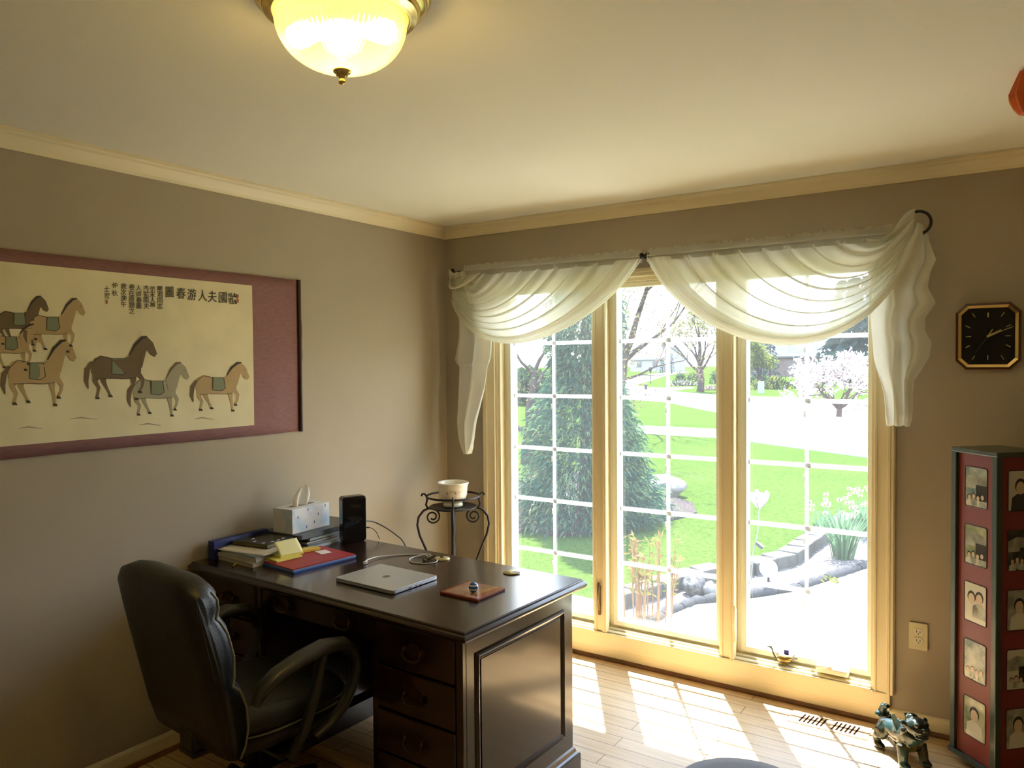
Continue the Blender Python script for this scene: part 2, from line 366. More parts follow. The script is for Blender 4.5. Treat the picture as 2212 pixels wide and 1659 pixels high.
def bez(P, q):
    a = 1-q
    return [P[0][i]*a**3+3*P[1][i]*a*a*q+3*P[2][i]*a*q*q+P[3][i]*q**3 for i in range(len(P[0]))]
def swag(name, par, xs0, xs1, ex, ez0, ez1, c1, c2, seed, ox):
    """gathered cloth: every fold leaves the rod, hangs, and is drawn up to the outer ring"""
    rnd = random.Random(seed); ph = [rnd.uniform(0, 6.28) for _ in range(6)]
    sgn = 1 if xs1 > xs0 else -1
    def f(u, v, lo=0.0, dy=0.0):
        q = v; s = lo+(1-lo)*u
        wv = math.sin(2*PI*9*s+ph[0]+1.3*math.sin(s*6+ph[1]))
        env = math.sin(PI*min(1, max(0, q)))**0.7
        yf = math.cos(2*PI*9*s+ph[0]+1.3*math.sin(s*6+ph[1]))+0.4*math.sin(s*2*PI*23+ph[2])
        s = min(1.0, max(0.0, s+0.030*wv*(0.45+0.55*env)*min(1, 6*(1-s))*min(1, 6*s)))
        x0 = xs0+(xs1-xs0)*s
        sg = s**0.75
        P0 = (x0, RZ-0.012); P3 = (ex+0.012*sgn*s, ez0+(ez1-ez0)*s)
        d1 = (c1[0]-xs1, c1[1]-RZ+0.012); d2 = (c2[0]-(ex+0.012*sgn), c2[1]-ez1)
        P1 = (x0+d1[0]*(0.25+0.75*s), P0[1]+d1[1]*sg); P2 = (P3[0]+d2[0]*(0.25+0.75*s), P3[1]+d2[1]*sg)
        x, z = bez([P0, P1, P2, P3], q)
        y = RYC-0.012-0.055*s*env-0.02*q + 0.019*yf*(0.3+0.7*env)*(1-0.5*q*q)+dy
        return (x-ox[0], y-ox[1], z-ox[2])
    g = MB(); g.grid(f, 240, 44)
    if abs(xs1-xs0) > 0.5:
        g.grid(lambda u, v: f(u, v, 0.80, 0.016), 60, 44); g.grid(lambda u, v: f(u, v, 0.88, -0.016), 40, 44)
    # rolled hem along the lower edge
    g.tube([f(1.0, j/40) for j in range(41)], 0.004, 6)
    g.build(name, SHEER, par)
def ruffle(name, par, x0, x1, z0, z1, ox, seed):
    rnd = random.Random(seed); n = int(abs(x1-x0)/0.0042); am = [rnd.uniform(0.6, 1.3) for _ in range(n)]; hz = [rnd.uniform(0, 0.010) for _ in range(n//3+4)]
    def f(u, v, sd=1):
        i = int(u*(n-1)+0.5); y = RYC+sd*0.0155+(0.006 if i % 2 else -0.006)*am[i]
        z = z0+(z1-z0)*v; 
        if v > 0.9: z += hz[i//3]
        if v > 0.75: y = RYC+(y-RYC)*0.55
        return (x0+(x1-x0)*u-ox[0], y-ox[1], z+0.010*(1-u if x1 < 1.4 else 0)-ox[2])
    g = MB(); g.grid(f, n, 6); g.grid(lambda u, v: f(u, v, -1), n, 6)
    for sd in (-0.022,): g.tube([(x0+(x1-x0)*i/12-ox[0], RYC+sd-ox[1], RZ+0.010*(1-i/12 if x1 < 1.4 else 0)-ox[2]) for i in range(13)], 0.003, 6)
    g.build(name, GATHER, par)
def tail(name, par, edges, ox, seed, pleats=3.0, depth=0.030, y0=-0.10, hook=0.0):
    """a hanging end of the scarf; edges = (z, left x, right x)"""
    rnd = random.Random(seed); ph = [rnd.uniform(0, 6.28) for _ in range(5)]
    edges = [(at(l, py, 1, y0).z, at(l, py, 1, y0).x, at(r_, py, 1, y0).x) for py, l, r_ in edges]
    def ed(v):
        q = v*(len(edges)-1); i = min(int(q), len(edges)-2); a = q-i
        return [edges[i][k]*(1-a)+edges[i+1][k]*a for k in range(3)]
    def f(u, v):
        z, l, r = ed(v)
        uu = u+0.05*math.sin(2*PI*pleats*u+ph[3]+3*v)*math.sin(PI*u)
        y = y0+depth*math.sin(2*PI*pleats*u*(0.8+0.2*v)+ph[0]+1.6*math.sin(5*v+ph[1]))-0.012*math.sin(9*v+ph[2])*math.sin(PI*u)
        z += hook*(0.5-abs(u-0.5))*math.sin(v*17+ph[4])*0.25
        return (l+(r-l)*uu-ox[0], y-ox[1], z-ox[2])
    g = MB(); g.grid(f, 56, 90)
    g.build(name, SHEER, par)
ox = (0.14, RYC, RZ)
t = tag(thing('sheer_curtain', 'cream sheer scarf swag over the two left windows, its tail hanging by the room corner', 'curtain', ox), 'cream sheer scarf swag draped left of the rod bracket, tail hanging near the room corner', 'curtain', 'sheer scarf swags')
swag('swag', t, 0.20, 1.345, 0.135, 2.150, 1.985, (1.14, 1.77), (0.40, 1.50), 3, ox)
ruffle('ruffled_heading', t, 0.22, 1.345, RZ-0.030, RZ+0.030, ox, 5)
swag('heading_fold', t, 0.15, 0.34, 0.125, 2.175, 2.10, (0.30, 2.06), (0.16, 2.00), 11, ox)
tail('tail', t, [(588, 990, 1012), (620, 984, 1026), (655, 986, 1040), (690, 988, 1052), (730, 985, 1058), (760, 979, 1056), (776, 976, 1054), (786, 980, 1051), (793, 987, 1050), (840, 988, 1046), (880, 990, 1038), (910, 990, 1032), (945, 995, 1028), (965, 1001, 1023), (980, 1008, 1015)], ox, 9, 2.4, 0.030)
ox = (2.58, RYC, RZ)
t = thing('sheer_curtain', 'cream sheer scarf swag draped right of the rod bracket, tail hanging beside the clock', 'curtain', ox, 0, 'sheer scarf swags')
swag('swag', t, 2.46, 1.385, 2.585, 2.235, 2.04, (1.58, 1.74), (2.30, 1.40), 21, ox)
ruffle('ruffled_heading', t, 1.385, 2.50, RZ-0.030, RZ+0.030, ox, 6)
tail('tail', t, [(484, 1965, 1992), (510, 1940, 2004), (530, 1915, 2008), (552, 1900, 2016), (572, 1888, 2024), (598, 1882, 2012), (628, 1880, 2005), (660, 1880, 2022), (690, 1884, 1998), (718, 1886, 1997), (742, 1888, 2011), (772, 1890, 2006), (798, 1896, 1990), (820, 1904, 1974), (850, 1911, 1970), (880, 1912, 1971), (905, 1912, 1970), (919, 1913, 1966)], ox, 17, 2.6, 0.036, -0.105, 0.02)

# ------------------------------------------------------------------ executive desk
DW, DD, DH, DRZ = 1.540, 0.742, 0.772, math.radians(-2.2)
DLOC = Vector((0.783, -1.432, 0.0))
desk = thing('executive_desk', 'dark cherry executive desk with brass bail pulls, standing before the window', 'desk', DLOC, DRZ)
hx, hy = DW/2, DD/2
k = MB(); rect_loft(k, [(-hx+0.014, hx-0.014, -hy+0.014, hy-0.014, DH-0.036), (-hx+0.004, hx-0.004, -hy+0.004, hy-0.004, DH-0.031), (-hx, hx, -hy, hy, DH-0.024), (-hx, hx, -hy, hy, DH-0.018), (-hx+0.005, hx-0.005, -hy+0.005, hy-0.005, DH-0.012), (-hx+0.010, hx-0.010, -hy+0.010, hy-0.010, DH-0.009), (-hx+0.012, hx-0.012, -hy+0.012, hy-0.012, DH-0.003), (-hx+0.016, hx-0.016, -hy+0.016, hy-0.016, DH)])
k.build('desktop', MAHOG, desk, bevel=0.0015)
bx0, bx1, by0, by1 = -hx+0.045, hx-0.045, -hy+0.040, hy-0.040
PW = 0.41
def pedestal(x0, x1, side):
    k = MB(); k.box(x0, x1, by0+0.018, by1, 0.10, DH-0.036)
    # front stiles
    k.box(x0, x0+0.028, by0, by0+0.018, 0.10, DH-0.036); k.box(x1-0.028, x1, by0, by0+0.018, 0.10, DH-0.036)
    p = k.build('pedestal', MAHOG, desk, bevel=0.002)
    # plinth with ogee cap
    k = MB(); rect_loft(k, [(x0-0.022, x1+0.022, by0-0.022, by1+0.022, 0.0), (x0-0.022, x1+0.022, by0-0.022, by1+0.022, 0.088), (x0-0.018, x1+0.018, by0-0.018, by1+0.018, 0.094), (x0-0.010, x1+0.010, by0-0.010, by1+0.010, 0.100), (x0-0.006, x1+0.006, by0-0.006, by1+0.006, 0.112), (x0, x1, by0, by1, 0.118)])
    k.build('plinth', MAHOG, desk, bevel=0.0015)
    # raised moulding frame on the outer end
    xs = x1 if side > 0 else x0
    yb0, yb1, zb0, zb1 = by0+0.062, by1-0.062, 0.178, DH-0.098
    prof = [(0.0, 0.0), (0.004, 0.007), (0.010, 0.010), (0.016, 0.007), (0.022, 0.003), (0.026, 0.0)]
    rs = []
    for a, b in prof: rs.append([(xs+side*b, yb0+a, zb0+a), (xs+side*b, yb1-a, zb0+a), (xs+side*b, yb1-a, zb1-a), (xs+side*b, yb0+a, zb1-a)])
    k = MB(); k.rings(rs, True, False, False); k.build('panel_moulding', MAHOG, desk)
    k = MB(); k.box(xs if side > 0 else xs-0.003, xs+0.003 if side > 0 else xs, yb0+0.030, yb1-0.030, zb0+0.030, zb1-0.030); k.build('end_panel', MAHOG, desk)
    # four drawers with bail pulls
    n = 4; z0, z1 = 0.124, DH-0.042; hgt = (z1-z0)/n
    for i in range(n):
        za, zb = z0+i*hgt+0.004, z0+(i+1)*hgt-0.004
        k = MB(); k.box(x0+0.030, x1-0.030, by0-0.006, by0+0.016, za, zb)
        d = k.build('drawer', MAHOG, desk, bevel=0.004)
        bail((x0+x1)/2, by0-0.006, (za+zb)/2, d)
def bail(cx, y, cz, par):
    k = MB()
    poly = [(-0.052, 0.0), (-0.046, 0.014), (-0.030, 0.012), (-0.020, 0.022), (0, 0.026), (0.020, 0.022), (0.030, 0.012), (0.046, 0.014), (0.052, 0.0), (0.044, -0.012), (0.028, -0.008), (0.016, -0.018), (0, -0.022), (-0.016, -0.018), (-0.028, -0.008), (-0.044, -0.012)]
    M_ = Matrix.Translation((cx, y, cz)) @ Matrix.Rotation(PI/2, 4, 'X')
    k.prism(poly, 0, 0.003, M_)
    for s_ in (-1, 1): k.ball((cx+s_*0.038, y-0.008, cz+0.004), 0.007, 8, 6)
    k.tube([(cx-0.038, y-0.012, cz+0.004), (cx-0.041, y-0.017, cz-0.012), (cx-0.026, y-0.020, cz-0.024), (cx, y-0.021, cz-0.027), (cx+0.026, y-0.020, cz-0.024), (cx+0.041, y-0.017, cz-0.012), (cx+0.038, y-0.012, cz+0.004)], 0.0036, 6)
    k.build('bail_pull', OLDBR, par)
pedestal(bx1-PW, bx1, 1); pedestal(bx0, bx0+PW, -1)
k = MB(); k.box(bx0+PW, bx1-PW, by0+0.02, by1-0.05, DH-0.130, DH-0.036); k.build('kneehole_rail', MAHOG, desk)
k = MB(); k.box(bx0+PW+0.006, bx1-PW-0.006, by0+0.002, by0+0.020, DH-0.126, DH-0.040); cdw = k.build('drawer', MAHOG, desk, bevel=0.003)
bail(-0.17, by0+0.002, DH-0.083, cdw); bail(0.17, by0+0.002, DH-0.083, cdw)
k = MB(); k.box(bx0+PW, bx1-PW, by1-0.03, by1-0.01, 0.06, DH-0.036); k.build('modesty_panel', MAHOG, desk)
Rd = Matrix.Rotation(-DRZ, 3, 'Z')
def todesk(p): q = Rd @ (Vector(p)-DLOC); return q
for px, py, a in ((1105, 1238, 0.3), (955, 1208, 2.4)):
    q = todesk(at(px, py, 2, DH))
    k = MB(); k.lathe([(0.0, 0.0), (0.032, 0.0), (0.034, 0.003), (0.031, 0.006), (0.0, 0.006)], 28, (q.x, q.y, DH))
    g = k.build('grommet_cap', BRASS2, desk); g['label'] = 'round brass cable cap'
    k = MB(); k.box(0.004, 0.036, -0.007, 0.007, 0.0055, 0.0068, Matrix.Translation((q.x, q.y, DH)) @ Matrix.Rotation(a, 4, 'Z')); k.build('cable_slot', BLACK, g)

# ------------------------------------------------------------------ leather task chair
CH = thing('office_chair', 'charcoal leather office chair with looped padded arms, pulled up to the desk', 'chair', (0.722, -2.005, 0), math.radians(-5))
# seat: waterfall cushion
def superloop(w_, d_, z, r, n=40, cy=0.035, ex=3.6):
    out = []
    for i in range(n):
        a = 2*PI*i/n; c_, s_ = math.cos(a), math.sin(a)
        out.append((math.copysign(abs(c_)**(2/ex), c_)*(w_/2-r), cy+math.copysign(abs(s_)**(2/ex), s_)*(d_/2-r), z))
    return out
k = MB(); k.rings([superloop(0.50, 0.50, 0.360, 0.05), superloop(0.50, 0.50, 0.372, 0.012), superloop(0.50, 0.50, 0.40, 0.0), superloop(0.50, 0.50, 0.418, 0.010), superloop(0.49, 0.49, 0.422, 0.022)], True, True, True)
st = k.build('seat', LEATH, CH)
k = MB(); k.rings([superloop(0.50, 0.49, 0.424, 0.022), superloop(0.51, 0.50, 0.432, 0.008), superloop(0.51, 0.51, 0.455, 0.0), superloop(0.51, 0.50, 0.478, 0.012), superloop(0.50, 0.48, 0.492, 0.045), superloop(0.49, 0.46, 0.497, 0.12)], True, True, True)
k.build('seat_cushion', LEATH, st)
k = MB(); k.tube([Vector(p) for p in superloop(0.512, 0.505, 0.428, 0.004)], 0.004, 6, closed=True); k.build('piping', PIPE, st)
# backrest: side profile swept across the width
TL = math.radians(12)
def hz(h, t): return (-0.205-h*math.sin(TL)*0.98+t*math.cos(TL), 0.375+h*math.cos(TL)+t*math.sin(TL)*0.6)
FRONT = [(0.0, 0.020), (0.03, 0.055), (0.09, 0.085), (0.17, 0.098), (0.235, 0.082), (0.262, 0.052), (0.29, 0.070), (0.36, 0.092), (0.44, 0.090), (0.485, 0.070), (0.503, 0.055), (0.53, 0.075), (0.565, 0.080), (0.595, 0.060), (0.61, 0.025)]
BACK = [(0.608, -0.020), (0.58, -0.038), (0.50, -0.040), (0.40, -0.036), (0.25, -0.030), (0.10, -0.028), (0.01, -0.018)]
rs = []
N = 26
for i in range(N+1):
    u = -1+2*i/N
    fall = max(0.0, 1-abs(u)**7)**0.5; hh = 1-0.10*abs(u)**5
    hwid = 0.245
    ring = []
    for h, tt in FRONT:
        tk = tt*(0.18+0.82*fall)+0.012*abs(u)**3*fall          # wings forward a little
        y, z = hz(h*hh+0.008*(1-fall), tk)
        ring.append((u*(hwid+0.012*math.sin(PI*min(1, h/0.5))), y, z))
    for h, tt in BACK:
        y, z = hz(h*hh+0.008*(1-fall), tt*(0.35+0.65*fall)); ring.append((u*(hwid+0.012*math.sin(PI*min(1, h/0.5))), y, z))
    rs.append(ring)
k = MB(); k.rings(rs, True, True, True)
bk = k.build('backrest', LEATH, CH)
for sg in (-1, 1):
    for lo, hi in ((0, 6), (5, 11), (10, 14)):
        pts = []
        for h, tt in FRONT[lo:hi]:
            y, z = hz(h*0.93+0.004, tt*0.66+0.006); pts.append((sg*(0.238+0.012*math.sin(PI*min(1, h/0.5))), y, z))
        k = MB(); k.tube(pts, 0.0042, 6); k.build('piping', PIPE, bk)
k = MB(); k.box(-0.05, 0.05, -0.24, -0.10, 0.335, 0.362); k.box(-0.045, 0.045, -0.238, -0.20, 0.335, 0.44); k.build('back_bracket', BLACK, CH, bevel=0.008)
# looped arms
for sg in (-1, 1):
    x = sg*0.300
    pad = [(x, -0.175, 0.560), (x, -0.150, 0.600), (x, -0.09, 0.632), (x, 0.0, 0.655), (x, 0.09, 0.668), (x, 0.165, 0.655), (x, 0.205, 0.620), (x, 0.222, 0.575)]
    k = MB(); k.tube(pad, [0.012, 0.021, 0.024, 0.025, 0.025, 0.024, 0.022, 0.018], 14, flat=1.0, up=(1, 0, 0))
    # widen the pad
    for i, p in enumerate(k.v): k.v[i] = Vector((x+(p.x-x)*1.45, p.y, p.z))
    a = k.build('armrest', LEATH2, CH)
    strut = [(x, 0.215, 0.60), (x, 0.222, 0.555), (x, 0.205, 0.50), (x, 0.165, 0.44), (x*0.985, 0.110, 0.395), (x*0.96, 0.06, 0.37)]
    k = MB(); k.tube(strut, [0.017, 0.017, 0.016, 0.015, 0.014, 0.012], 10, up=(1, 0, 0))
    for i, p in enumerate(k.v): k.v[i] = Vector((x+(p.x-x)*1.6, p.y, p.z))
    k.build('arm_loop', LEATH2, a)
    k = MB(); k.tube([(x, 0.085, 0.652), (x, 0.055, 0.54), (x*0.99, 0.015, 0.42), (x*0.96, -0.03, 0.335), (x*0.80, -0.02, 0.330)], [0.017, 0.016, 0.015, 0.014, 0.012], 10, up=(1, 0, 0))
    for i, p in enumerate(k.v): k.v[i] = Vector((x+(p.x-x)*1.4, p.y, p.z))
    k.build('arm_post', LEATH2, a)
k = MB(); k.box(-0.26, 0.26, -0.06, 0.06, 0.325, 0.345); k.box(-0.10, 0.10, -0.12, 0.12, 0.30, 0.362); k.build('seat_plate', BLACK, CH, bevel=0.006)
k = MB(); k.lathe([(0.030, 0.09), (0.030, 0.20), (0.020, 0.20), (0.020, 0.31)], 20); k.build('gas_column', BLACK, CH)
for i in range(5):
    a = 2*PI*i/5+0.35; c_, s_ = math.cos(a), math.sin(a)
    k = MB(); k.tube([(0.025*c_, 0.025*s_, 0.115), (0.14*c_, 0.14*s_, 0.105), (0.27*c_, 0.27*s_, 0.078)], [0.030, 0.022, 0.017], 8)
    lg = k.build('base_leg', BLACK, CH)
    k = MB()
    for o_ in (-0.014, 0.014):
        Mx = Matrix.Translation((0.285*c_-s_*o_, 0.285*s_+c_*o_, 0.028)) @ Matrix.Rotation(a, 4, 'Z') @ Matrix.Rotation(PI/2, 4, 'X')
        k.lathe([(0.012, -0.009), (0.028, -0.008), (0.028, 0.008), (0.012, 0.009)], 16, M=Mx)
    k.tube([(0.285*c_, 0.285*s_, 0.03), (0.275*c_, 0.275*s_, 0.085)], 0.007, 6)
    k.build('caster', BLACK, lg)

# ------------------------------------------------------------------ things on the desk
def put(px, py, z): return at(px, py, 2, z)
Z0 = DH+0.0006
# laptop
A = put(730, 1249, DH+0.016); B = put(815, 1216, DH+0.016); C_ = put(937, 1242, DH+0.016); D_ = put(858, 1278, DH+0.016)
ctr = (A+B+C_+D_)/4; ang = math.atan2((C_-B).y+(D_-A).y, (C_-B).x+(D_-A).x)
lw = ((C_-B).length+(D_-A).length)/2; ld = ((A-B).length+(D_-C_).length)/2
ALU = mat('silver aluminium', (0.58, 0.61, 0.65), 0.34, 0.75)
t = thing('laptop', 'closed silver laptop lying on the desk', 'laptop', (ctr.x, ctr.y, Z0), ang)
k = MB(); k.prism(rounded(lw, ld, 0.012), 0.0015, 0.0100); b = k.build('base', ALU, t, bevel=0.0015)
k = MB(); k.prism(rounded(lw, ld, 0.012), 0.0104, 0.0155); ld_ = k.build('lid', ALU, t, bevel=0.0012)
for y, l, z in ((-0.035, 0.020, 0.005), (0.0, 0.008, 0.005), (0.022, 0.010, 0.005)):
    k = MB(); k.box(lw/2-0.001, lw/2+0.0004, y-l/2, y+l/2, z, z+0.0028); k.build('port', BLACK, b)
k = MB()   # fruit mark with a bite and a leaf, stem pointing to the back left
body = []
for i in range(40):
    a = 2*PI*i/40; r = 0.0165*(1+0.06*math.cos(2*a))
    r *= 1-0.16*math.exp(-((a-PI/2)/0.28)**2)-0.08*math.exp(-((a-3*PI/2)/0.2)**2)
    x, y = r*math.cos(a), r*math.sin(a)*0.98
    dx, dy = x-0.0215, y-0.002
    q = math.hypot(dx, dy)
    if q < 0.0085: x, y = 0.0215+dx/q*0.0085, 0.002+dy/q*0.0085
    body.append((x, y))
k.prism(body, 0.0155, 0.0157)
k.prism([(0.001, 0.017), (0.002, 0.022), (0.008, 0.026), (0.007, 0.020)], 0.0155, 0.0157)
for i, p in enumerate(k.v): k.v[i] = Vector((-p.y, p.x, p.z))
k.build('logo', mat('dark mirror', (0.14, 0.13, 0.11), 0.2, 0.8), ld_)
# square tile with a picture, and the blue and white ball on it
A = put(953, 1278, DH+0.008); B = put(1008, 1255, DH+0.008); C_ = put(1089, 1270, DH+0.008); D_ = put(1035, 1297, DH+0.008)
ctr = (A+B+C_+D_)/4; ang = math.atan2((C_-B).y+(D_-A).y, (C_-B).x+(D_-A).x); tw = ((C_-B).length+(D_-A).length)/2; td = ((A-B).length+(D_-C_).length)/2
t = thing('picture_tile', 'glossy tan and red square picture tile lying on the desk beside the laptop', 'tile', (ctr.x, ctr.y, Z0), ang)
k = MB(); k.box(-tw/2, tw/2, -td/2, td/2, 0, 0.008); k.build('tile', mat('red brown lacquer', (0.22, 0.05, 0.03), 0.2), t, bevel=0.001)
pc = MB(); pc.k = 0; pc.box(-tw/2+0.012, tw/2-0.030, -td/2+0.012, td/2-0.004, 0.008, 0.0083); pc.k = 1; pc.box(tw/2-0.030, tw/2-0.006, -td/2+0.012, td/2-0.004, 0.008, 0.0083); pc.k = 2; pc.box(tw/2-0.052, tw/2-0.036, -td/2+0.02, td/2-0.03, 0.0083, 0.0085)
pc.k = 3; pc.box(tw/2-0.050, tw/2-0.012, -td/2+0.008, -td/2+0.022, 0.0083, 0.0086)
pc.build('picture', [mat('tan print', (0.36, 0.22, 0.14), 0.08, coat=0.5, col2=(0.30, 0.15, 0.09), vscale=14), mat('red print', (0.30, 0.05, 0.03), 0.08, coat=0.5), mat('orange print', (0.42, 0.20, 0.08), 0.1), mat('pink print', (0.55, 0.33, 0.27), 0.1)], t)
q = put(1023, 1279, DH+0.010)
t = thing('ball', 'small blue and white striped ball standing on the picture tile', 'ball', (q.x, q.y, Z0+0.0085))
k = MB()
for i, (z0, z1) in enumerate(((-1, -0.45), (-0.45, -0.1), (-0.1, 0.35), (0.35, 0.62), (0.62, 1))):
    k.k = i % 2; r = 0.018
    k.lathe([(r*math.sqrt(max(0.0004, 1-z*z)), 0.018+r*z) for z in [z0+(z1-z0)*j/5 for j in range(6)]], 20, cap=False)
k.build('striped_shell', [mat('blue glaze', (0.02, 0.09, 0.42), 0.15), mat('white glaze', (0.75, 0.8, 0.85), 0.15)], t)
# white charger cable
def cord(name, label, pts, r, m, parts=None, cat='cable'):
    o = Vector(pts[0]); t = thing(name, label, cat, o)
    P = [Vector(p)-o for p in pts]
    Q = []
    for i in range(len(P)-1):       # catmull-rom
        a, b, c_, d = P[max(i-1, 0)], P[i], P[i+1], P[min(i+2, len(P)-1)]
        for j in range(8):
            u = j/8; Q.append(0.5*((2*b)+(-a+c_)*u+(2*a-5*b+4*c_-d)*u*u+(-a+3*b-3*c_+d)*u**3))
    Q.append(P[-1])
    k = MB(); k.tube(Q, r, 8); k.build('cord', m, t)
    return t, o
CW = mat('white cable rubber', (0.72, 0.70, 0.68), 0.45)
zc = DH+0.003
pts = [put(790, 1216, DH+0.008), put(791, 1211, DH+0.012), put(800, 1207, DH+0.010), put(820, 1202, zc+0.004), put(860, 1199, zc), put(900, 1197.5, zc), put(926, 1197, zc+0.002), put(931, 1201, zc+0.006), put(942, 1207, zc+0.006), put(944, 1212, zc+0.002), put(934, 1216, zc), put(910, 1217, zc), put(889, 1214, zc), put(885, 1208, zc), put(895, 1203, zc), put(915, 1199, zc+0.004), put(929, 1203, zc+0.010)]
t, o = cord('charging_cable', 'white charging cable looped on the desk behind the laptop', pts, 0.0024, CW)
q = put(790, 1216, DH+0.006)-o
k = MB(); k.box(q.x-0.004, q.x+0.004, q.y-0.012, q.y+0.008, -0.006, 0.006); k.build('plug', CW, t, bevel=0.001)
q = put(930, 1206, DH+0.010)-o
k = MB(); k.tube([(q.x-0.012, q.y-0.012, q.z-0.004), (q.x+0.014, q.y+0.016, q.z+0.010)], 0.006, 8); k.ball((q.x-0.02, q.y-0.02, q.z-0.005), 0.006, 8, 6); k.ball((q.x-0.006, q.y-0.026, q.z-0.005), 0.006, 8, 6)
k.build('adapter_tip', mat('dark bronze tip', (0.10, 0.08, 0.05), 0.3, 0.7), t)
# black upright device with two leads
A = put(737, 1172, DH); B = put(788, 1165, DH); ctr = (A+B)/2; ang = math.atan2((B-A).y, (B-A).x); bw = (B-A).length
t = thing('upright_drive', 'black round-cornered upright device standing on the desk by the tissue box', 'electronic device', (ctr.x, ctr.y, Z0), ang)
k = MB(); Mx = Matrix.Rotation(PI/2, 4, 'X')
k.prism(rounded(bw, 0.216, 0.016, 6, 0, 0.108), -0.026, 0.026, Mx); k.build('housing', mat('black gloss plastic', (0.006, 0.006, 0.007), 0.18), t, bevel=0.004)
k = MB(); k.prism(rounded(bw*0.9, 0.200, 0.012, 6, 0, 0.108), 0.026, 0.0275, Mx); k.build('front_screen', mat('black glass', (0.004, 0.004, 0.005), 0.06), t)
BC = mat('black cable rubber', (0.02, 0.018, 0.02), 0.5)
pe = B+Vector((math.cos(ang), math.sin(ang), 0))*0.006
t, o = cord('power_cable', 'thick black cable arching from the upright device over the back edge of the desk', [Vector((pe.x, pe.y, DH+0.088)), at(806, 1127, 0, 0.34), at(830, 1138, 0, 0.37), at(855, 1155, 0, 0.40), at(872, 1172, 0, 0.425), at(880, 1195, 0, 0.44)+Vector((0, 0.03, -0.05))], 0.0032, BC)
t, o = cord('data_cable', 'thin black cable curving from the upright device down to the desktop', [Vector((pe.x, pe.y, DH+0.057)), put(803, 1141, DH+0.052), put(813, 1150, DH+0.035), put(820, 1165, DH+0.003)], 0.0018, BC)
k = MB(); k.tube([(0, 0, 0), (0.02, 0.006, 0)], 0.0035, 8); k.build('plug', BC, t)
# tissue box, papers, folders
GREYF = mat('dark grey folder', (0.06, 0.062, 0.065), 0.35)
def slab(name, label, cat, cx, cy, z, w_, d_, h_, rz, m, r=0.004, group=None, part=None, edge=None):
    t = thing(name, label, cat, (cx, cy, z), rz, group)
    k = MB(); k.prism(rounded(w_, d_, r, 3), 0, h_) if edge is None else None
    if edge is None: k.build(part or 'cover', m, t)
    else:
        k.prism(rounded(w_, d_, r, 3), h_-0.0012, h_); k.prism(rounded(w_, d_, r, 3), 0, 0.0012); k.build(part or 'cover', m, t)
        k = MB(); k.box(-w_/2+0.002, w_/2-0.003, -d_/2+0.003, d_/2-0.003, 0.0012, h_-0.0012); k.build('pages', edge, t)
    return t
PAGE = mat('page edges', (0.62, 0.60, 0.55), 0.8, var=0.25, vscale=4, stretch=(1, 1, 160))
sg = 'papers and folders piled under the tissue box'
z = Z0
slab('magazine', 'pale blue magazine at the bottom of the pile under the tissue box', 'magazine', 0.165, -1.205, z, 0.23, 0.30, 0.012, 0.10, mat('pale blue cover', (0.30, 0.42, 0.55), 0.3), edge=PAGE); z += 0.0125
slab('magazine', 'white magazine second from the bottom under the tissue box', 'magazine', 0.155, -1.185, z, 0.22, 0.29, 0.010, -0.05, mat('white cover', (0.6, 0.62, 0.66), 0.3), edge=PAGE); z += 0.0105
slab('folder', 'black folder in the middle of the pile under the tissue box', 'folder', 0.150, -1.21, z, 0.235, 0.31, 0.010, 0.06, BLACK, edge=PAGE); z += 0.0105
slab('magazine', 'teal edged magazine above the black folder under the tissue box', 'magazine', 0.155, -1.19, z, 0.22, 0.29, 0.011, 0.02, mat('teal cover', (0.10, 0.22, 0.28), 0.3), edge=PAGE); z += 0.0115
slab('portfolio', 'dark grey portfolio directly beneath the tissue box', 'folder', 0.135, -1.195, z, 0.24, 0.40, 0.022, 0.03, GREYF, r=0.02); z += 0.0225
TB = thing('tissue_box', 'pale blue-white tissue box with a tissue pulled up, on the dark portfolio', 'tissue box', (0.147, -1.275, z), math.radians(3))
tissm = bpy.data.materials.new('tissue box card'); tissm.use_nodes = True
n = tissm.node_tree; b_ = n.nodes['Principled BSDF']; tcx = n.nodes.new('ShaderNodeTexCoord'); vx = n.nodes.new('ShaderNodeTexNoise'); vx.inputs['Scale'].default_value = 9; vx.inputs['Detail'].default_value = 3
cr = n.nodes.new('ShaderNodeValToRGB'); cr.color_ramp.elements[0].color = (0.78, 0.78, 0.78, 1); cr.color_ramp.elements[0].position = 0.5; cr.color_ramp.elements[1].color = (0.35, 0.55, 0.75, 1); cr.color_ramp.elements[1].position = 0.72
n.links.new(tcx.outputs['Object'], vx.inputs['Vector']); n.links.new(vx.outputs['Fac'], cr.inputs[0]); n.links.new(cr.outputs[0], b_.inputs['Base Color']); b_.inputs['Roughness'].default_value = 0.5
k = MB(); k.box(-0.0625, 0.0625, -0.117, 0.117, 0, 0.112); bo = k.build('carton', tissm, TB, bevel=0.0015)
BM = mat('small blue print', (0.06, 0.09, 0.38), 0.5)
for y, zz in ((-0.082, 0.072), (-0.02, 0.098), (0.045, 0.067), (-0.03, 0.02), (0.09, 0.10), (0.02, 0.034)):
    k = MB(); k.box(0.0625, 0.0629, y-0.0025, y+0.0025, zz-0.006, zz+0.006); k.build('printed_mark', BM, bo)
k = MB(); k.prism([(0.020*math.cos(a), 0.078*math.sin(a)) for a in [2*PI*i/24 for i in range(24)]], 0.112, 0.1126); k.build('opening', mat('opening shade', (0.25, 0.22, 0.20), 0.8), bo)
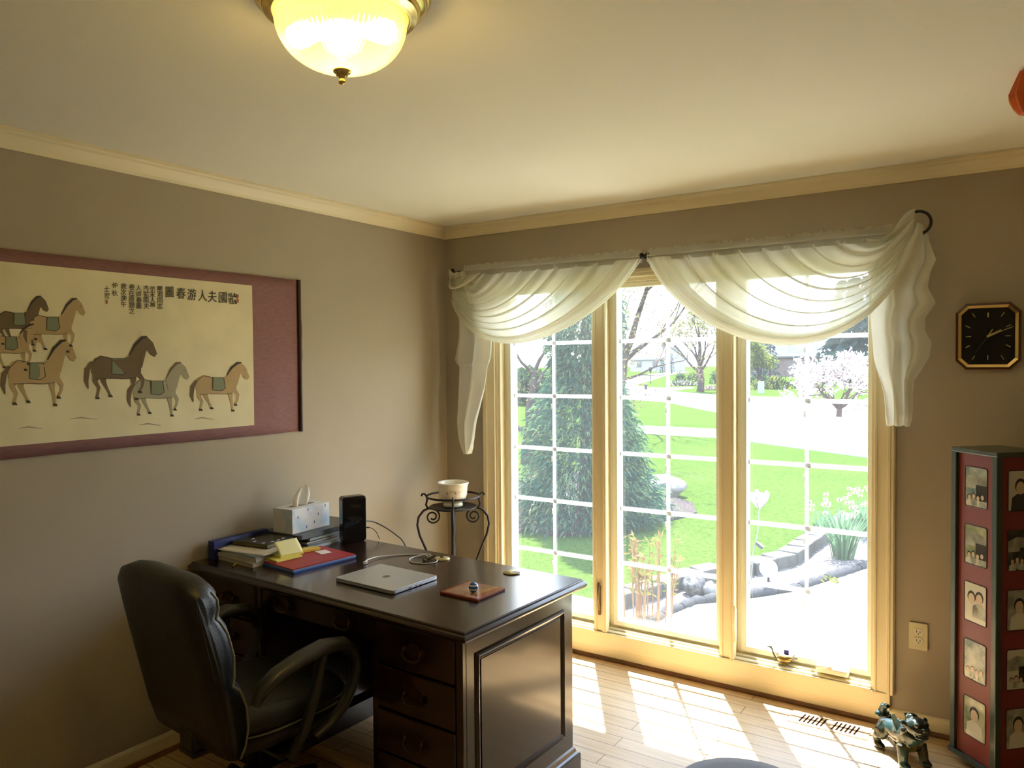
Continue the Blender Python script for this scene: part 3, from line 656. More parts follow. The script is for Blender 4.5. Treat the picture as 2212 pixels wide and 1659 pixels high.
def tf(u, v):
    w_ = (0.040+0.014*math.sin(v*2.6))*(1-0.35*v*v)
    return (0.018*math.sin(u*9)*(1-v*0.5)+0.006*v, -0.015+(u-0.5)*2*w_+0.022*v, 0.111+0.098*v*(1-0.18*abs(u-0.62)*2)-0.03*v*max(0, u-0.7))
k = MB(); k.grid(tf, 22, 16); k.build('tissue', mat('soft tissue', (0.82, 0.79, 0.70), 0.9), TB)
# left pile
slab('ring_binder', 'dark blue binder on its long edge against the wall behind the papers', 'binder', 0.046, -1.545, Z0, 0.036, 0.300, 0.078, 0.03, mat('dark blue binder', (0.02, 0.03, 0.16), 0.4), r=0.006)
z = Z0
slab('magazine', 'thick magazine at the bottom of the pile at the left end of the desk', 'magazine', 0.205, -1.575, z, 0.255, 0.215, 0.016, -0.05, mat('beige cover', (0.42, 0.38, 0.30), 0.5), edge=PAGE); z += 0.0165
slab('magazine', 'curled pale magazine in the middle of the pile on the left desk end', 'magazine', 0.195, -1.570, z, 0.25, 0.21, 0.014, 0.04, mat('pale cover', (0.50, 0.50, 0.46), 0.4), edge=PAGE); z += 0.0145
slab('magazine', 'blue-grey printed magazine under the loose white sheet', 'magazine', 0.200, -1.565, z, 0.245, 0.205, 0.010, -0.02, mat('blue grey cover', (0.22, 0.30, 0.38), 0.35), edge=PAGE); z += 0.0105
def sheet(u, v): return (-0.14+0.28*u, -0.108+0.216*v, 0.001+0.006*(u-0.5)**2+0.004*math.sin(3*v))
t = thing('paper_sheet', 'loose white sheet of paper between the magazine and black planner', 'paper', (0.195, -1.555, z), 0.12)
k = MB(); k.grid(sheet, 12, 10); o = k.build('sheet', mat('cream sheet', (0.70, 0.67, 0.58), 0.8), t); q = o.modifiers.new('thick', 'SOLIDIFY'); q.thickness = 0.0006
z += 0.009
t = slab('planner', 'black glossy planner book with silver marks lying on the white sheet', 'book', 0.165, -1.510, z, 0.205, 0.165, 0.016, 0.15, mat('black glossy cover', (0.012, 0.012, 0.012), 0.2), edge=mat('olive page block', (0.16, 0.14, 0.05), 0.7))
for i, (x, y) in enumerate(((0.06, -0.06), (0.078, -0.025), (0.080, 0.010), (0.075, 0.045), (0.0, -0.05), (-0.04, -0.02))):
    k = MB(); k.box(x-0.005, x+0.003, y-0.010, y+0.008, 0.016, 0.0164); k.box(x-0.009, x-0.004, y-0.002, y+0.012, 0.016, 0.0164); k.build('silver_mark', mat('silver print', (0.6, 0.6, 0.6), 0.3, 0.6), t)
k = MB(); k.tube([(-0.100, 0.05, 0.012), (-0.115, 0.02, 0.016), (-0.125, -0.02, 0.006)], 0.0018, 6); k.build('ribbon', BLACK, t)
ra = math.atan2(0.325, 0.035)-PI/2
slab('folder', 'blue pocket folder lowest of the three beneath the sticky notes', 'folder', 0.435, -1.490, Z0, 0.24, 0.318, 0.006, ra+0.03, mat('bright blue folder', (0.04, 0.10, 0.42), 0.4))
slab('folder', 'pale blue folder between the red folder and the blue one', 'folder', 0.438, -1.487, Z0+0.0065, 0.24, 0.315, 0.006, ra-0.01, mat('light blue folder', (0.22, 0.33, 0.60), 0.4))
RF = slab('folder', 'red paper folder lying on two blue folders beside the laptop', 'folder', 0.430, -1.487, Z0+0.013, 0.245, 0.315, 0.004, ra, mat('red folder', (0.36, 0.02, 0.03), 0.45))
for (x, y) in ((0.116, 0.150), (0.116, -0.150)):
    k = MB(); k.tube([(x, y, -0.002), (x+0.010, y+0.002, -0.003)], 0.0025, 6); k.build('fastener_tip', mat('nickel', (0.6, 0.58, 0.5), 0.3, 0.9), RF)
YEL = mat('yellow sticky paper', (0.74, 0.66, 0.14), 0.7); YEL2 = mat('deep yellow sticky paper', (0.70, 0.50, 0.08), 0.7)
zr = Z0+0.0175
def card(name, label, cx, cy, w_, d_, rz, m, zz, hh=0.0008, cat='sticky note'):
    return slab(name, label, cat, cx, cy, zz, w_, d_, hh, rz, m, 0.001, part='pad')
card('paper_slip', 'small white slip under the left corner of the yellow notes', 0.330, -1.600, 0.06, 0.05, 0.4, WHITE, zr, cat='paper')
card('paper_slip', 'small white slip on the red folder nearest the upright device', 0.425, -1.395, 0.065, 0.05, -0.3, WHITE, zr, cat='paper')
card('sticky_pad', 'long deep yellow pad lying behind the upright yellow note', 0.345, -1.430, 0.05, 0.125, -0.25, YEL2, zr+0.001, 0.010, 'sticky notes')
card('sticky_pad', 'flat yellow pad on the red folder nearest the chair', 0.365, -1.560, 0.085, 0.125, -0.10, YEL, zr+0.001, 0.007, 'sticky notes')
t = thing('sticky_pad', 'pale yellow note pad with its top sheet curled upright', 'sticky notes', (0.350, -1.530, zr+0.0085), -0.15)
k = MB(); k.box(-0.04, 0.04, -0.055, 0.055, 0, 0.008); k.build('pad', YEL, t)
def curl(u, v):
    a = min(1, v*1.3)*1.45
    return (0.035-0.06*(1-math.cos(a))*0.55-0.02*v, -0.055+0.110*u, 0.0085+0.052*math.sin(a)*v**0.6)
k = MB(); k.grid(curl, 10, 12); o = k.build('curled_sheet', mat('pale yellow sheet', (0.78, 0.74, 0.36), 0.7), t); q = o.modifiers.new('thick', 'SOLIDIFY'); q.thickness = 0.0006
t = thing('pencil', 'short yellow pencil stub at the front edge of the desk', 'pencil', (0.225, -1.700, Z0+0.0035), -1.0)
k = MB(); k.tube([(-0.03, 0, 0), (0.026, 0, 0)], 0.0034, 6); k.build('shaft', mat('yellow lacquer', (0.6, 0.5, 0.04), 0.4), t)
k = MB(); k.tube([(0.026, 0, 0), (0.036, 0, 0)], [0.0034, 0.0006], 6); k.build('tip', OLDBR, t)

# ------------------------------------------------------------------ iron plant stand and cachepot
PS = thing('plant_stand', 'black wrought iron plant stand with scroll legs in the room corner', 'plant stand', (0.285, -0.305, 0), math.radians(38))
TZ = 0.800
k = MB(); k.lathe([(0.0, TZ-0.006), (0.125, TZ-0.006), (0.135, TZ-0.002), (0.135, TZ+0.004), (0.128, TZ+0.002), (0.0, TZ)], 40); k.build('tray', IRON, PS)
k = MB(); k.tube([(0.150*math.cos(a), 0.150*math.sin(a), TZ+0.062) for a in [2*PI*i/48 for i in range(48)]], 0.006, 8, closed=True); k.build('gallery_ring', IRON, PS)
for i in range(4):
    a = PI/2*i-PI/2; c_, s_ = math.cos(a), math.sin(a)
    def L(r, z): return (r*c_, r*s_, z)
    pts = [L(0.135, TZ-0.004), L(0.168, TZ-0.020), L(0.195, TZ-0.055), L(0.203, TZ-0.10), L(0.190, TZ-0.16), L(0.160, TZ-0.23), L(0.118, TZ-0.34), L(0.085, TZ-0.46), L(0.085, TZ-0.58), L(0.12, TZ-0.70), L(0.165, 0.03), L(0.185, 0.007)]
    k = MB(); k.tube(pts, 0.0065, 8); lg = k.build('leg', IRON, PS)
    sc = []
    for j in range(26):
        q = j/25; an = PI*0.5-q*3.3*PI; r = 0.044*(1-0.72*q)
        sc.append(L(0.116-r*math.cos(an)*1.0, TZ-0.055+r*math.sin(an)))
    k = MB(); k.tube([L(0.150, TZ-0.012), L(0.132, TZ-0.008)]+sc, 0.005, 8); k.build('scroll', IRON, lg)
    k = MB(); k.tube([L(0.142, TZ-0.008), L(0.153, TZ+0.015), L(0.146, TZ+0.040), L(0.149, TZ+0.062), L(0.160, TZ+0.076), L(0.173, TZ+0.076), L(0.178, TZ+0.064)], 0.0055, 8); k.build('finial_scroll', IRON, lg)
k = MB(); k.tube([(0.0, 0, TZ-0.006), (0.0, 0, 0.25)], 0.014, 10); k.build('centre_post', IRON, PS)
POTM = mat('cream china', (0.80, 0.74, 0.58), 0.15, coat=0.3)
pt = thing('flower_pot', 'cream china cachepot with a red flower sprig standing on the iron plant stand', 'pot', (0.285, -0.305, TZ+0.0045), math.radians(38))
k = MB(); k.lathe([(0.052, 0.0), (0.056, 0.002), (0.055, 0.016), (0.050, 0.020), (0.058, 0.030), (0.074, 0.046), (0.080, 0.070), (0.083, 0.105), (0.087, 0.124), (0.090, 0.129), (0.090, 0.135), (0.086, 0.137), (0.081, 0.130), (0.077, 0.075), (0.064, 0.042), (0.0, 0.034)], 44); k.build('bowl', POTM, pt)
k = MB(); k.lathe([(0.0842, 0.1145), (0.0862, 0.1215)], 44, cap=False); k.build('gold_band', mat('dull gold print', (0.36, 0.25, 0.10), 0.3), pt)
k = MB(); rnd = random.Random(4)
def onpot(a, z): r = 0.0812+0.0028*(z-0.07)/0.035; return Vector((r*math.sin(a), -r*math.cos(a), z))
for i in range(34):
    a = rnd.uniform(-0.48, 0.48); zz = 0.083+0.010*math.cos(a*3.0)+rnd.uniform(-0.007, 0.007); k.k = 0 if rnd.random() < 0.78 else 1
    da, dz = rnd.uniform(0.02, 0.05), rnd.uniform(-0.006, 0.008)
    k.add([onpot(a, zz), onpot(a+da*0.5, zz+0.002), onpot(a+da, zz+dz), onpot(a+da*0.5, zz-0.002)], [(0, 1, 2, 3)])
k.k = 1
for j in range(6):
    t_ = j*PI/3; k.add([onpot(0.18, 0.085), onpot(0.18+0.05*math.cos(t_), 0.085+0.005*math.sin(t_)), onpot(0.18+0.075*math.cos(t_+0.4), 0.085+0.007*math.sin(t_+0.4)), onpot(0.18+0.05*math.cos(t_+0.8), 0.085+0.005*math.sin(t_+0.8))], [(0, 1, 2, 3)])
k.build('flower_print', [mat('olive print', (0.14, 0.15, 0.08), 0.3), mat('red flower print', (0.45, 0.06, 0.05), 0.3)], pt)

# ------------------------------------------------------------------ ceiling light
LX, LY = 1.695, -2.463
CL = thing('ceiling_light', 'lit brass flush ceiling light with ribbed glass bowl and finial', 'ceiling light', (LX, LY, RH))
k = MB(); k.lathe([(0.0, -0.0005), (0.190, -0.0005), (0.199, -0.006), (0.200, -0.013), (0.193, -0.019), (0.187, -0.020), (0.189, -0.027), (0.186, -0.034), (0.176, -0.037), (0.172, -0.042), (0.173, -0.050), (0.167, -0.055), (0.157, -0.056), (0.152, -0.062), (0.146, -0.060), (0.146, -0.050), (0.0, -0.030)], 64); k.build('canopy', BRASS, CL)
prof = [(0.144, -0.050), (0.1475, -0.060), (0.143, -0.066)]
for i in range(15):
    a = PI/2*i/14; prof.append((0.140*math.cos(a)**0.92+0.003, -0.068-0.108*math.sin(a)))
dm = bpy.data.materials.new('ribbed glass'); dm.use_nodes = True; n = dm.node_tree; n.nodes.clear()
oo = n.nodes.new('ShaderNodeOutputMaterial'); tp = n.nodes.new('ShaderNodeBsdfTransparent'); tr = n.nodes.new('ShaderNodeBsdfTranslucent'); gl = n.nodes.new('ShaderNodeBsdfGlossy')
rf = n.nodes.new('ShaderNodeBsdfRefraction'); a0 = n.nodes.new('ShaderNodeMixShader'); a1 = n.nodes.new('ShaderNodeMixShader'); a2 = n.nodes.new('ShaderNodeMixShader')
rf.inputs['IOR'].default_value = 1.25; rf.inputs['Roughness'].default_value = 0.32; rf.inputs['Color'].default_value = (1.0, 0.88, 0.42, 1)
a0.inputs[0].default_value = 0.62; a1.inputs[0].default_value = 0.16; a2.inputs[0].default_value = 0.10
tp.inputs[0].default_value = (0.95, 0.80, 0.38, 1); tr.inputs[0].default_value = (0.9, 0.66, 0.18, 1); gl.inputs['Roughness'].default_value = 0.08
n.links.new(tp.outputs[0], a0.inputs[1]); n.links.new(rf.outputs[0], a0.inputs[2]); n.links.new(a0.outputs[0], a1.inputs[1]); n.links.new(tr.outputs[0], a1.inputs[2]); n.links.new(a1.outputs[0], a2.inputs[1]); n.links.new(gl.outputs[0], a2.inputs[2]); n.links.new(a2.outputs[0], oo.inputs[0])
k = MB(); k.lathe(prof, 432, cap=False, rib=0.014, ribn=72); k.build('glass_bowl', dm, CL)
k = MB(); k.lathe([(0.0, -0.168), (0.016, -0.172), (0.021, -0.176), (0.019, -0.181), (0.012, -0.184), (0.014, -0.187), (0.008, -0.190), (0.006, -0.196), (0.008, -0.200), (0.007, -0.205), (0.0, -0.208)], 24); k.build('finial', BRASS, CL)
BULB = emitmat('hot bulb', (1.0, 0.86, 0.52), 22.0)
for sx_ in (-1, 1):
    k = MB(); k.lathe([(0.012, 0.0), (0.013, 0.03), (0.024, 0.055), (0.028, 0.075), (0.020, 0.095), (0.003, 0.102)], 18, M=Matrix.Translation((sx_*0.022, sx_*0.012, -0.095)) @ Matrix.Rotation(0.5, 4, 'Z') @ Matrix.Rotation(sx_*PI/2, 4, 'Y')); k.build('light_bulb', BULB, CL)
ll = bpy.data.lights.new('lamp_glow', 'POINT'); lo = bpy.data.objects.new('lamp_glow', ll); COL.objects.link(lo); lo.parent = CL; lo.location = (0, 0, -0.12)
ll.energy = LAMP_W; ll.color = (1.0, 0.84, 0.50); ll.shadow_soft_size = 0.05

# ------------------------------------------------------------------ octagonal wall clock
CK = thing('wall_clock', 'octagonal brass and mahogany wall clock with a black face, right of the window', 'clock', (2.841, -0.001, 1.703))
def octa(w_, h_, c_): return [(-w_/2+c_, -h_/2), (w_/2-c_, -h_/2), (w_/2, -h_/2+c_), (w_/2, h_/2-c_), (w_/2-c_, h_/2), (-w_/2+c_, h_/2), (-w_/2, h_/2-c_), (-w_/2, -h_/2+c_)]
def oring(w_, h_, c_, y): return [(x, y, z) for x, z in octa(w_, h_, c_)]
cw, chh = 0.232, 0.276
k = MB(); k.rings([oring(cw-0.004, chh-0.004, 0.038, 0), oring(cw, chh, 0.038, -0.010), oring(cw-0.006, chh-0.006, 0.036, -0.014)], True, True, False); k.build('back_case', BRASS, CK)
k = MB(); k.rings([oring(cw-0.004, chh-0.004, 0.037, -0.012), oring(cw-0.006, chh-0.006, 0.036, -0.022), oring(cw-0.020, chh-0.020, 0.033, -0.024), oring(cw-0.022, chh-0.022, 0.033, -0.018)], True, False, False); k.build('wood_frame', mat('dark mahogany frame', (0.06, 0.012, 0.012), 0.25, coat=0.3), CK)
k = MB(); k.rings([oring(cw-0.020, chh-0.020, 0.033, -0.020), oring(cw-0.024, chh-0.024, 0.032, -0.030), oring(cw-0.046, chh-0.046, 0.026, -0.024), oring(cw-0.048, chh-0.048, 0.026, -0.016)], True, False, False); k.build('bezel', BRASS, CK)
k = MB(); k.rings([oring(cw-0.044, chh-0.044, 0.026, -0.012), oring(cw-0.044, chh-0.044, 0.026, -0.017)], True, True, False); k.build('dial', mat('black dial', (0.006, 0.007, 0.007), 0.12), CK)
GOLD = mat('gilt marks', (0.62, 0.52, 0.22), 0.3, 0.7)
def hand(name, ang, l0, l1, w_, y, par, m=GOLD):
    k = MB(); k.box(-w_/2, w_/2, y-0.0008, y, l0, l1, Matrix.Rotation(math.radians(ang), 4, 'Y')); return k.build(name, m, par)
for h in range(12):
    a = math.radians(h*30); hw, hh_ = 0.080, 0.098
    R = min(hw/max(1e-6, abs(math.sin(a))), hh_/max(1e-6, abs(math.cos(a))), 0.112)
    hand('hour_mark', h*30, R-0.021, R-0.002, 0.005 if h == 0 else 0.003, -0.0178, CK)
hand('alarm_hand', 30, -0.002, 0.032, 0.004, -0.0188, CK)
hand('hour_hand', 64, -0.004, 0.052, 0.009, -0.0198, CK); hand('minute_hand', 67, -0.004, 0.094, 0.003, -0.0208, CK)
hand('second_hand', 213, -0.004, 0.080, 0.0012, -0.0216, CK, mat('dark gilt', (0.2, 0.17, 0.08), 0.4, 0.6))
k = MB(); k.lathe([(0.005, 0), (0.005, 0.006)], 14, M=Matrix.Translation((0, -0.0165, 0)) @ Matrix.Rotation(PI/2, 4, 'X')); k.build('hub', GOLD, CK)

# ------------------------------------------------------------------ outlet
OL = thing('wall_outlet', 'almond duplex wall outlet plate right of the window', 'outlet', (2.595, -0.0008, 0.416))
ALM = mat('almond plate', (0.66, 0.60, 0.38), 0.35)
k = MB(); Mx = Matrix.Rotation(PI/2, 4, 'X'); k.prism(rounded(0.072, 0.118, 0.005), 0, 0.0055, Mx); k.build('cover_plate', ALM, OL, bevel=0.002)
for zz in (-0.0195, 0.0195):
    k = MB(); k.prism(rounded(0.034, 0.029, 0.011, 6, 0, zz), 0.0055, 0.0075, Mx); so = k.build('socket', mat('pale socket', (0.72, 0.68, 0.52), 0.35), OL)
    k = MB(); k.box(-0.008, -0.0055, -0.0079, -0.0074, zz-0.003, zz+0.007); k.box(0.0055, 0.008, -0.0079, -0.0074, zz-0.002, zz+0.006); k.lathe([(0.0025, 0), (0.0025, 0.0004)], 12, M=Matrix.Translation((0, -0.0075, zz-0.0075)) @ Matrix.Rotation(PI/2, 4, 'X')); k.build('slot', BLACK, so)
k = MB(); k.lathe([(0.003, 0), (0.003, 0.001)], 12, M=Matrix.Translation((0, -0.0055, 0)) @ Matrix.Rotation(PI/2, 4, 'X')); k.build('screw', ALM, OL)

# ------------------------------------------------------------------ wooden floor vent
FV = thing('floor_vent', 'oak floor vent with slanted slots in the sunlight below the window', 'floor vent', (2.262, -0.150, 0.0), 0)
OAK = mat('vent oak', (0.58, 0.37, 0.18), 0.4, var=0.2, vscale=3, stretch=(2, 30, 1))
k = MB(); k.box(-0.165, 0.165, -0.060, 0.060, 0.0003, 0.004); k.build('frame', OAK, FV, bevel=0.001)
for gx in (-0.068, 0.068):
    for j in range(6):
        x = gx-0.045+0.018*j
        k = MB(); k.box(-0.004, 0.004, -0.042, 0.042, 0.0040, 0.0044, Matrix.Translation((x, 0, 0)) @ Matrix.Rotation(-0.12, 4, 'Z')); k.build('slot', mat('vent slot shade', (0.012, 0.005, 0.003), 1.0, spec=0.0), FV)  # near-black strips paint the shade inside the open slots

# ------------------------------------------------------------------ brass bird on the sill
q = at(1690, 1437, 2, 0.172)
BD = thing('bird_figurine', 'small brass bird figurine with a long curved neck on the window sill', 'figurine', (q.x, 0.014, 0.1705), math.radians(180))
k = MB(); k.ball((0, 0, 0.022), (0.034, 0.020, 0.021), 20, 12); k.ball((-0.018, 0, 0.030), (0.022, 0.014, 0.012), 14, 8); k.ball((0, 0, 0.003), (0.020, 0.013, 0.005), 12, 6)
o = k.build('body', mat('worn brass', (0.42, 0.30, 0.10), 0.35, 0.9, var=0.5, vscale=40), BD)
k = MB(); k.tube([(0.022, 0, 0.014), (0.040, 0, 0.020), (0.050, 0, 0.038), (0.055, 0, 0.056), (0.062, 0, 0.066)], [0.007, 0.005, 0.004, 0.004, 0.005], 8); k.ball((0.064, 0, 0.067), (0.009, 0.006, 0.006), 10, 6); k.tube([(0.070, 0, 0.067), (0.084, 0, 0.064)], [0.004, 0.001], 6); k.build('neck', mat('dull pewter', (0.10, 0.09, 0.06), 0.5, 0.5), BD)
k = MB(); k.tube([(-0.028, 0, 0.028), (-0.042, 0, 0.040), (-0.050, 0, 0.052)], [0.007, 0.005, 0.002], 8); k.build('tail', mat('pale pewter', (0.4, 0.4, 0.3)), BD)

# ------------------------------------------------------------------ glazed lion figurine
LN = thing('lion_figurine', 'glazed blue-green ceramic guardian lion figurine standing on the floor by the window', 'figurine', (2.560, -0.270, 0.0), math.radians(-48)); LN.scale = (0.88, 0.88, 0.80)
glz = bpy.data.materials.new('blue green glaze'); glz.use_nodes = True; n = glz.node_tree; b_ = n.nodes['Principled BSDF']
tcx = n.nodes.new('ShaderNodeTexCoord'); tx = n.nodes.new('ShaderNodeTexNoise'); tx.inputs['Scale'].default_value = 14; tx.inputs['Detail'].default_value = 3; cr = n.nodes.new('ShaderNodeValToRGB')
cr.color_ramp.elements[0].position = 0.36; cr.color_ramp.elements[0].color = (0.026, 0.022, 0.005, 1); cr.color_ramp.elements[1].position = 0.60; cr.color_ramp.elements[1].color = (0.012, 0.042, 0.048, 1)
n.links.new(tcx.outputs['Object'], tx.inputs['Vector']); n.links.new(tx.outputs['Fac'], cr.inputs[0]); n.links.new(cr.outputs[0], b_.inputs['Base Color']); b_.inputs['Roughness'].default_value = 0.18; b_.inputs['Coat Weight'].default_value = 0.1
k = MB()
k.tube([(-0.085, 0.0, 0.115), (-0.045, 0.002, 0.118), (0.0, 0.0, 0.112), (0.045, 0.0, 0.125), (0.085, 0.0, 0.150), (0.10, 0, 0.175)], [0.046, 0.048, 0.046, 0.054, 0.054, 0.045], 16)
k.ball((-0.085, 0, 0.108), (0.050, 0.052, 0.050)); k.ball((0.062, 0, 0.115), (0.055, 0.056, 0.056))
for sg in (-1, 1):
    k.ball((-0.085, sg*0.040, 0.085), (0.038, 0.026, 0.042)); k.tube([(-0.092, sg*0.046, 0.070), (-0.112, sg*0.048, 0.045), (-0.098, sg*0.048, 0.014)], [0.026, 0.019, 0.019], 10); k.ball((-0.085, sg*0.048, 0.014), (0.030, 0.022, 0.014))
    k.tube([(0.072, sg*0.042, 0.100), (0.085, sg*0.050, 0.055), (0.090, sg*0.052, 0.016)], [0.030, 0.023, 0.020], 10); k.ball((0.102, sg*0.052, 0.014), (0.032, 0.024, 0.014))
body = remesh(k.build('body', glz, LN), 0.0055, 3)
k = MB()
k.ball((0.118, -0.006, 0.212), (0.048, 0.050, 0.044)); k.ball((0.155, -0.006, 0.208), (0.026, 0.038, 0.022)); k.ball((0.150, -0.006, 0.178), (0.028, 0.032, 0.012)); k.ball((0.176, -0.006, 0.222), (0.010, 0.014, 0.010))
for sg in (-1, 1):
    k.ball((0.150, sg*0.022-0.006, 0.236), 0.013, 10, 8); k.ball((0.100, sg*0.052-0.006, 0.225), (0.012, 0.014, 0.020), 10, 8)
    for j in range(4): k.ball((0.085-0.010*j, sg*(0.046-0.006*j), 0.180-0.016*j), 0.017, 10, 8)
k.ball((0.085, -0.006, 0.235), (0.026, 0.03, 0.028))
hd = remesh(k.build('head', mat('dark olive glaze', (0.014, 0.016, 0.010), 0.12, col2=(0.010, 0.024, 0.024), vscale=20, coat=0.1), LN), 0.0045, 2)
k = MB(); k.ball((0.160, -0.006, 0.193), (0.020, 0.026, 0.005), 12, 8); k.build('mouth', mat('dark mouth glaze', (0.006, 0.005, 0.004), 0.3), hd)
k = MB(); k.tube([(-0.125, 0, 0.130), (-0.140, 0, 0.160), (-0.128, 0.004, 0.195), (-0.100, 0.004, 0.205)], [0.018, 0.020, 0.017, 0.010], 10)
for j in range(9): k.ball((-0.148+0.004*j, 0.0, 0.140+0.0085*j), 0.0075, 8, 6)
k.ball((-0.138, 0.02, 0.150), 0.016, 10, 8); k.ball((-0.138, -0.02, 0.150), 0.016, 10, 8); k.build('tail', glz, LN)
k = MB()
for j in range(11): k.ball((-0.08+0.015*j, 0.0, 0.168+0.001*j), (0.008, 0.006, 0.008), 8, 6)
k.tube([(0.030, 0.03, 0.150), (0.010, 0.034, 0.185), (-0.012, 0.030, 0.212)], [0.017, 0.014, 0.006], 10); k.tube([(0.030, -0.03, 0.150), (0.010, -0.034, 0.185), (-0.012, -0.030, 0.212)], [0.017, 0.014, 0.006], 10)
k.build('mane_flames', glz, LN)

# ------------------------------------------------------------------ photo tower
PT = thing('photo_tower', 'dark green and red square photo tower cabinet in the right corner by the clock', 'photo tower', (2.885, -0.183, 0), PI/4)
GRN = mat('dark green stain', (0.030, 0.048, 0.038), 0.3, coat=0.2); RED = mat('deep red lacquer', (0.17, 0.022, 0.018), 0.4)
h2 = 0.100
k = MB(); k.lathe([(0.07, 0.0), (0.08, 0.0), (0.08, 0.030), (0.07, 0.032)], 30); k.build('turntable', BLACK, PT)
k = MB(); k.box(-h2-0.018, h2+0.018, -h2-0.018, h2+0.018, 0.033, 0.052); k.build('base_plate', GRN, PT, bevel=0.004)
k = MB(); k.box(-h2-0.014, h2+0.014, -h2-0.014, h2+0.014, 1.243, 1.262); k.build('top_plate', GRN, PT, bevel=0.004)
for sx_ in (-1, 1):
    for sy_ in (-1, 1):
        k = MB(); k.box(sx_*h2-0.013, sx_*h2+0.013, sy_*h2-0.013, sy_*h2+0.013, 0.052, 1.243); k.build('corner_post', GRN, PT, bevel=0.003)
PH = [mat('pale print', (0.55, 0.53, 0.42), 0.12), mat('grey print', (0.20, 0.20, 0.17), 0.12, col2=(0.42, 0.42, 0.34), vscale=18), mat('dark print', (0.035, 0.035, 0.035), 0.15), mat('skin print', (0.55, 0.42, 0.30), 0.15), mat('green print', (0.16, 0.20, 0.10), 0.12, col2=(0.40, 0.40, 0.26), vscale=16), mat('teal print', (0.10, 0.17, 0.18), 0.12, col2=(0.45, 0.46, 0.38), vscale=22)]
def person_print(k, cx, cz, s, y, hair=2, skin=3, coat=0):
    def el(x, z, a, b, off): return [(x+a*math.cos(t), z+b*math.sin(t)) for t in [2*PI*i/14 for i in range(14)]]
    for mi, poly, o_ in ((coat, [(cx-0.016*s, cz-0.034*s), (cx+0.016*s, cz-0.034*s), (cx+0.014*s, cz-0.014*s), (cx+0.005*s, cz-0.008*s), (cx-0.005*s, cz-0.008*s), (cx-0.014*s, cz-0.014*s)], 0.0002), (hair, el(cx, cz+0.003*s, 0.0092*s, 0.011*s, 0), 0.0003), (skin, el(cx, cz, 0.0072*s, 0.0095*s, 0), 0.0004)):
        k.k = mi; k.add([(x, y-o_, z) for x, z in poly], [tuple(range(len(poly)))])
def face(ang, styles):
    Mx = Matrix.Rotation(ang, 4, 'Z')
    k = MB(); k.box(-h2+0.013, h2-0.013, -h2, -h2+0.004, 0.052, 1.243, Mx); pnl = k.build('picture_panel', RED, PT)
    for i, stl in enumerate(styles):
        zc_ = 1.115-i*0.226
        pw, ph_ = 0.054, 0.077
        k = MB(); y = -h2-0.0006
        k.k = stl[0]; k.box(-pw, pw, y, -h2+0.001, zc_-ph_, zc_+ph_, Mx)
        n0 = len(k.v)
        if 'pair' in stl: person_print(k, -0.018, zc_+0.015, 2.2, y); person_print(k, 0.020, zc_+0.020, 2.2, y, 2, 3, 1)
        if 'one' in stl: person_print(k, 0.0, zc_+0.010, 2.6, y, 2, 3, 0 if stl[0] else 2)
        if 'group' in stl:
            for j in range(4): person_print(k, -0.032+0.021*j, zc_-0.042+0.006*(j % 2), 1.0, y, 2, 3, j % 2)
        if 'scene' in stl:
            k.k = 1; k.add([(-pw, y-0.0002, zc_-0.005), (pw, y-0.0002, zc_-0.002), (pw, y-0.0002, zc_+0.04), (-pw*0.2, y-0.0002, zc_+0.052), (-pw, y-0.0002, zc_+0.035)], [(0, 1, 2, 3, 4)])
            k.k = 2; k.add([(0.0, y-0.0003, zc_-0.05), (pw, y-0.0003, zc_-0.05), (pw, y-0.0003, zc_+0.01), (0.0, y-0.0003, zc_+0.01)], [(0, 1, 2, 3)])
        for j in range(n0, len(k.v)): k.v[j] = Mx @ k.v[j]
        k.build('photograph', PH, pnl)
        k = MB()    # rounded bevel round the cut-out
        k.tube([Mx @ Vector((x, -h2-0.0005, zc_+z)) for x, z in rounded(2*pw, 2*ph_, 0.008, 4)], 0.0022, 6, closed=True); k.build('mount_edge', mat('panel cut edge', (0.05, 0.01, 0.01), 0.5), pnl)
face(-PI/2, [(5, 'scene', 'group'), (4, 'group', 'scene'), (0, 'pair'), (5, 'group'), (4, 'one')])
face(0, [(0, 'one'), (2, 'group', 'scene'), (1, 'one'), (0, 'scene', 'group'), (1, 'one')])
face(PI/2, [(1, 'pair'), (0, 'scene'), (4, 'group'), (5, 'one'), (0, 'pair')])
face(PI, [(4, 'one'), (0, 'group'), (5, 'scene'), (1, 'pair'), (0, 'one')])

# ------------------------------------------------------------------ round stool in the foreground, hanging orange ornament
OT = thing('round_stool', 'round blue-grey padded stool at the bottom edge of the photo', 'stool', (2.352, -1.662, -0.0))
k = MB(); k.lathe([(0.165, 0.345), (0.195, 0.352), (0.206, 0.380), (0.205, 0.420), (0.190, 0.446), (0.140, 0.456), (0.0, 0.460)], 48); k.build('cushion', mat('blue grey cloth', (0.16, 0.18, 0.23), 0.8, bump=0.2, bscale=300, sheen=0.3), OT)
for i in range(4):
    a = PI/4+PI/2*i; k = MB(); k.tube([(0.13*math.cos(a), 0.13*math.sin(a), 0.345), (0.16*math.cos(a), 0.16*math.sin(a), 0.0)], [0.018, 0.012], 10); k.build('leg', MAHOG, OT)
q = at(2225, 200, 1, -1.0)
OR = thing('hanging_ornament', 'orange pleated ornament hanging from the ceiling at the right', 'ornament', (q.x, -1.0, RH))
zt = q.z-RH
k = MB(); rs = []
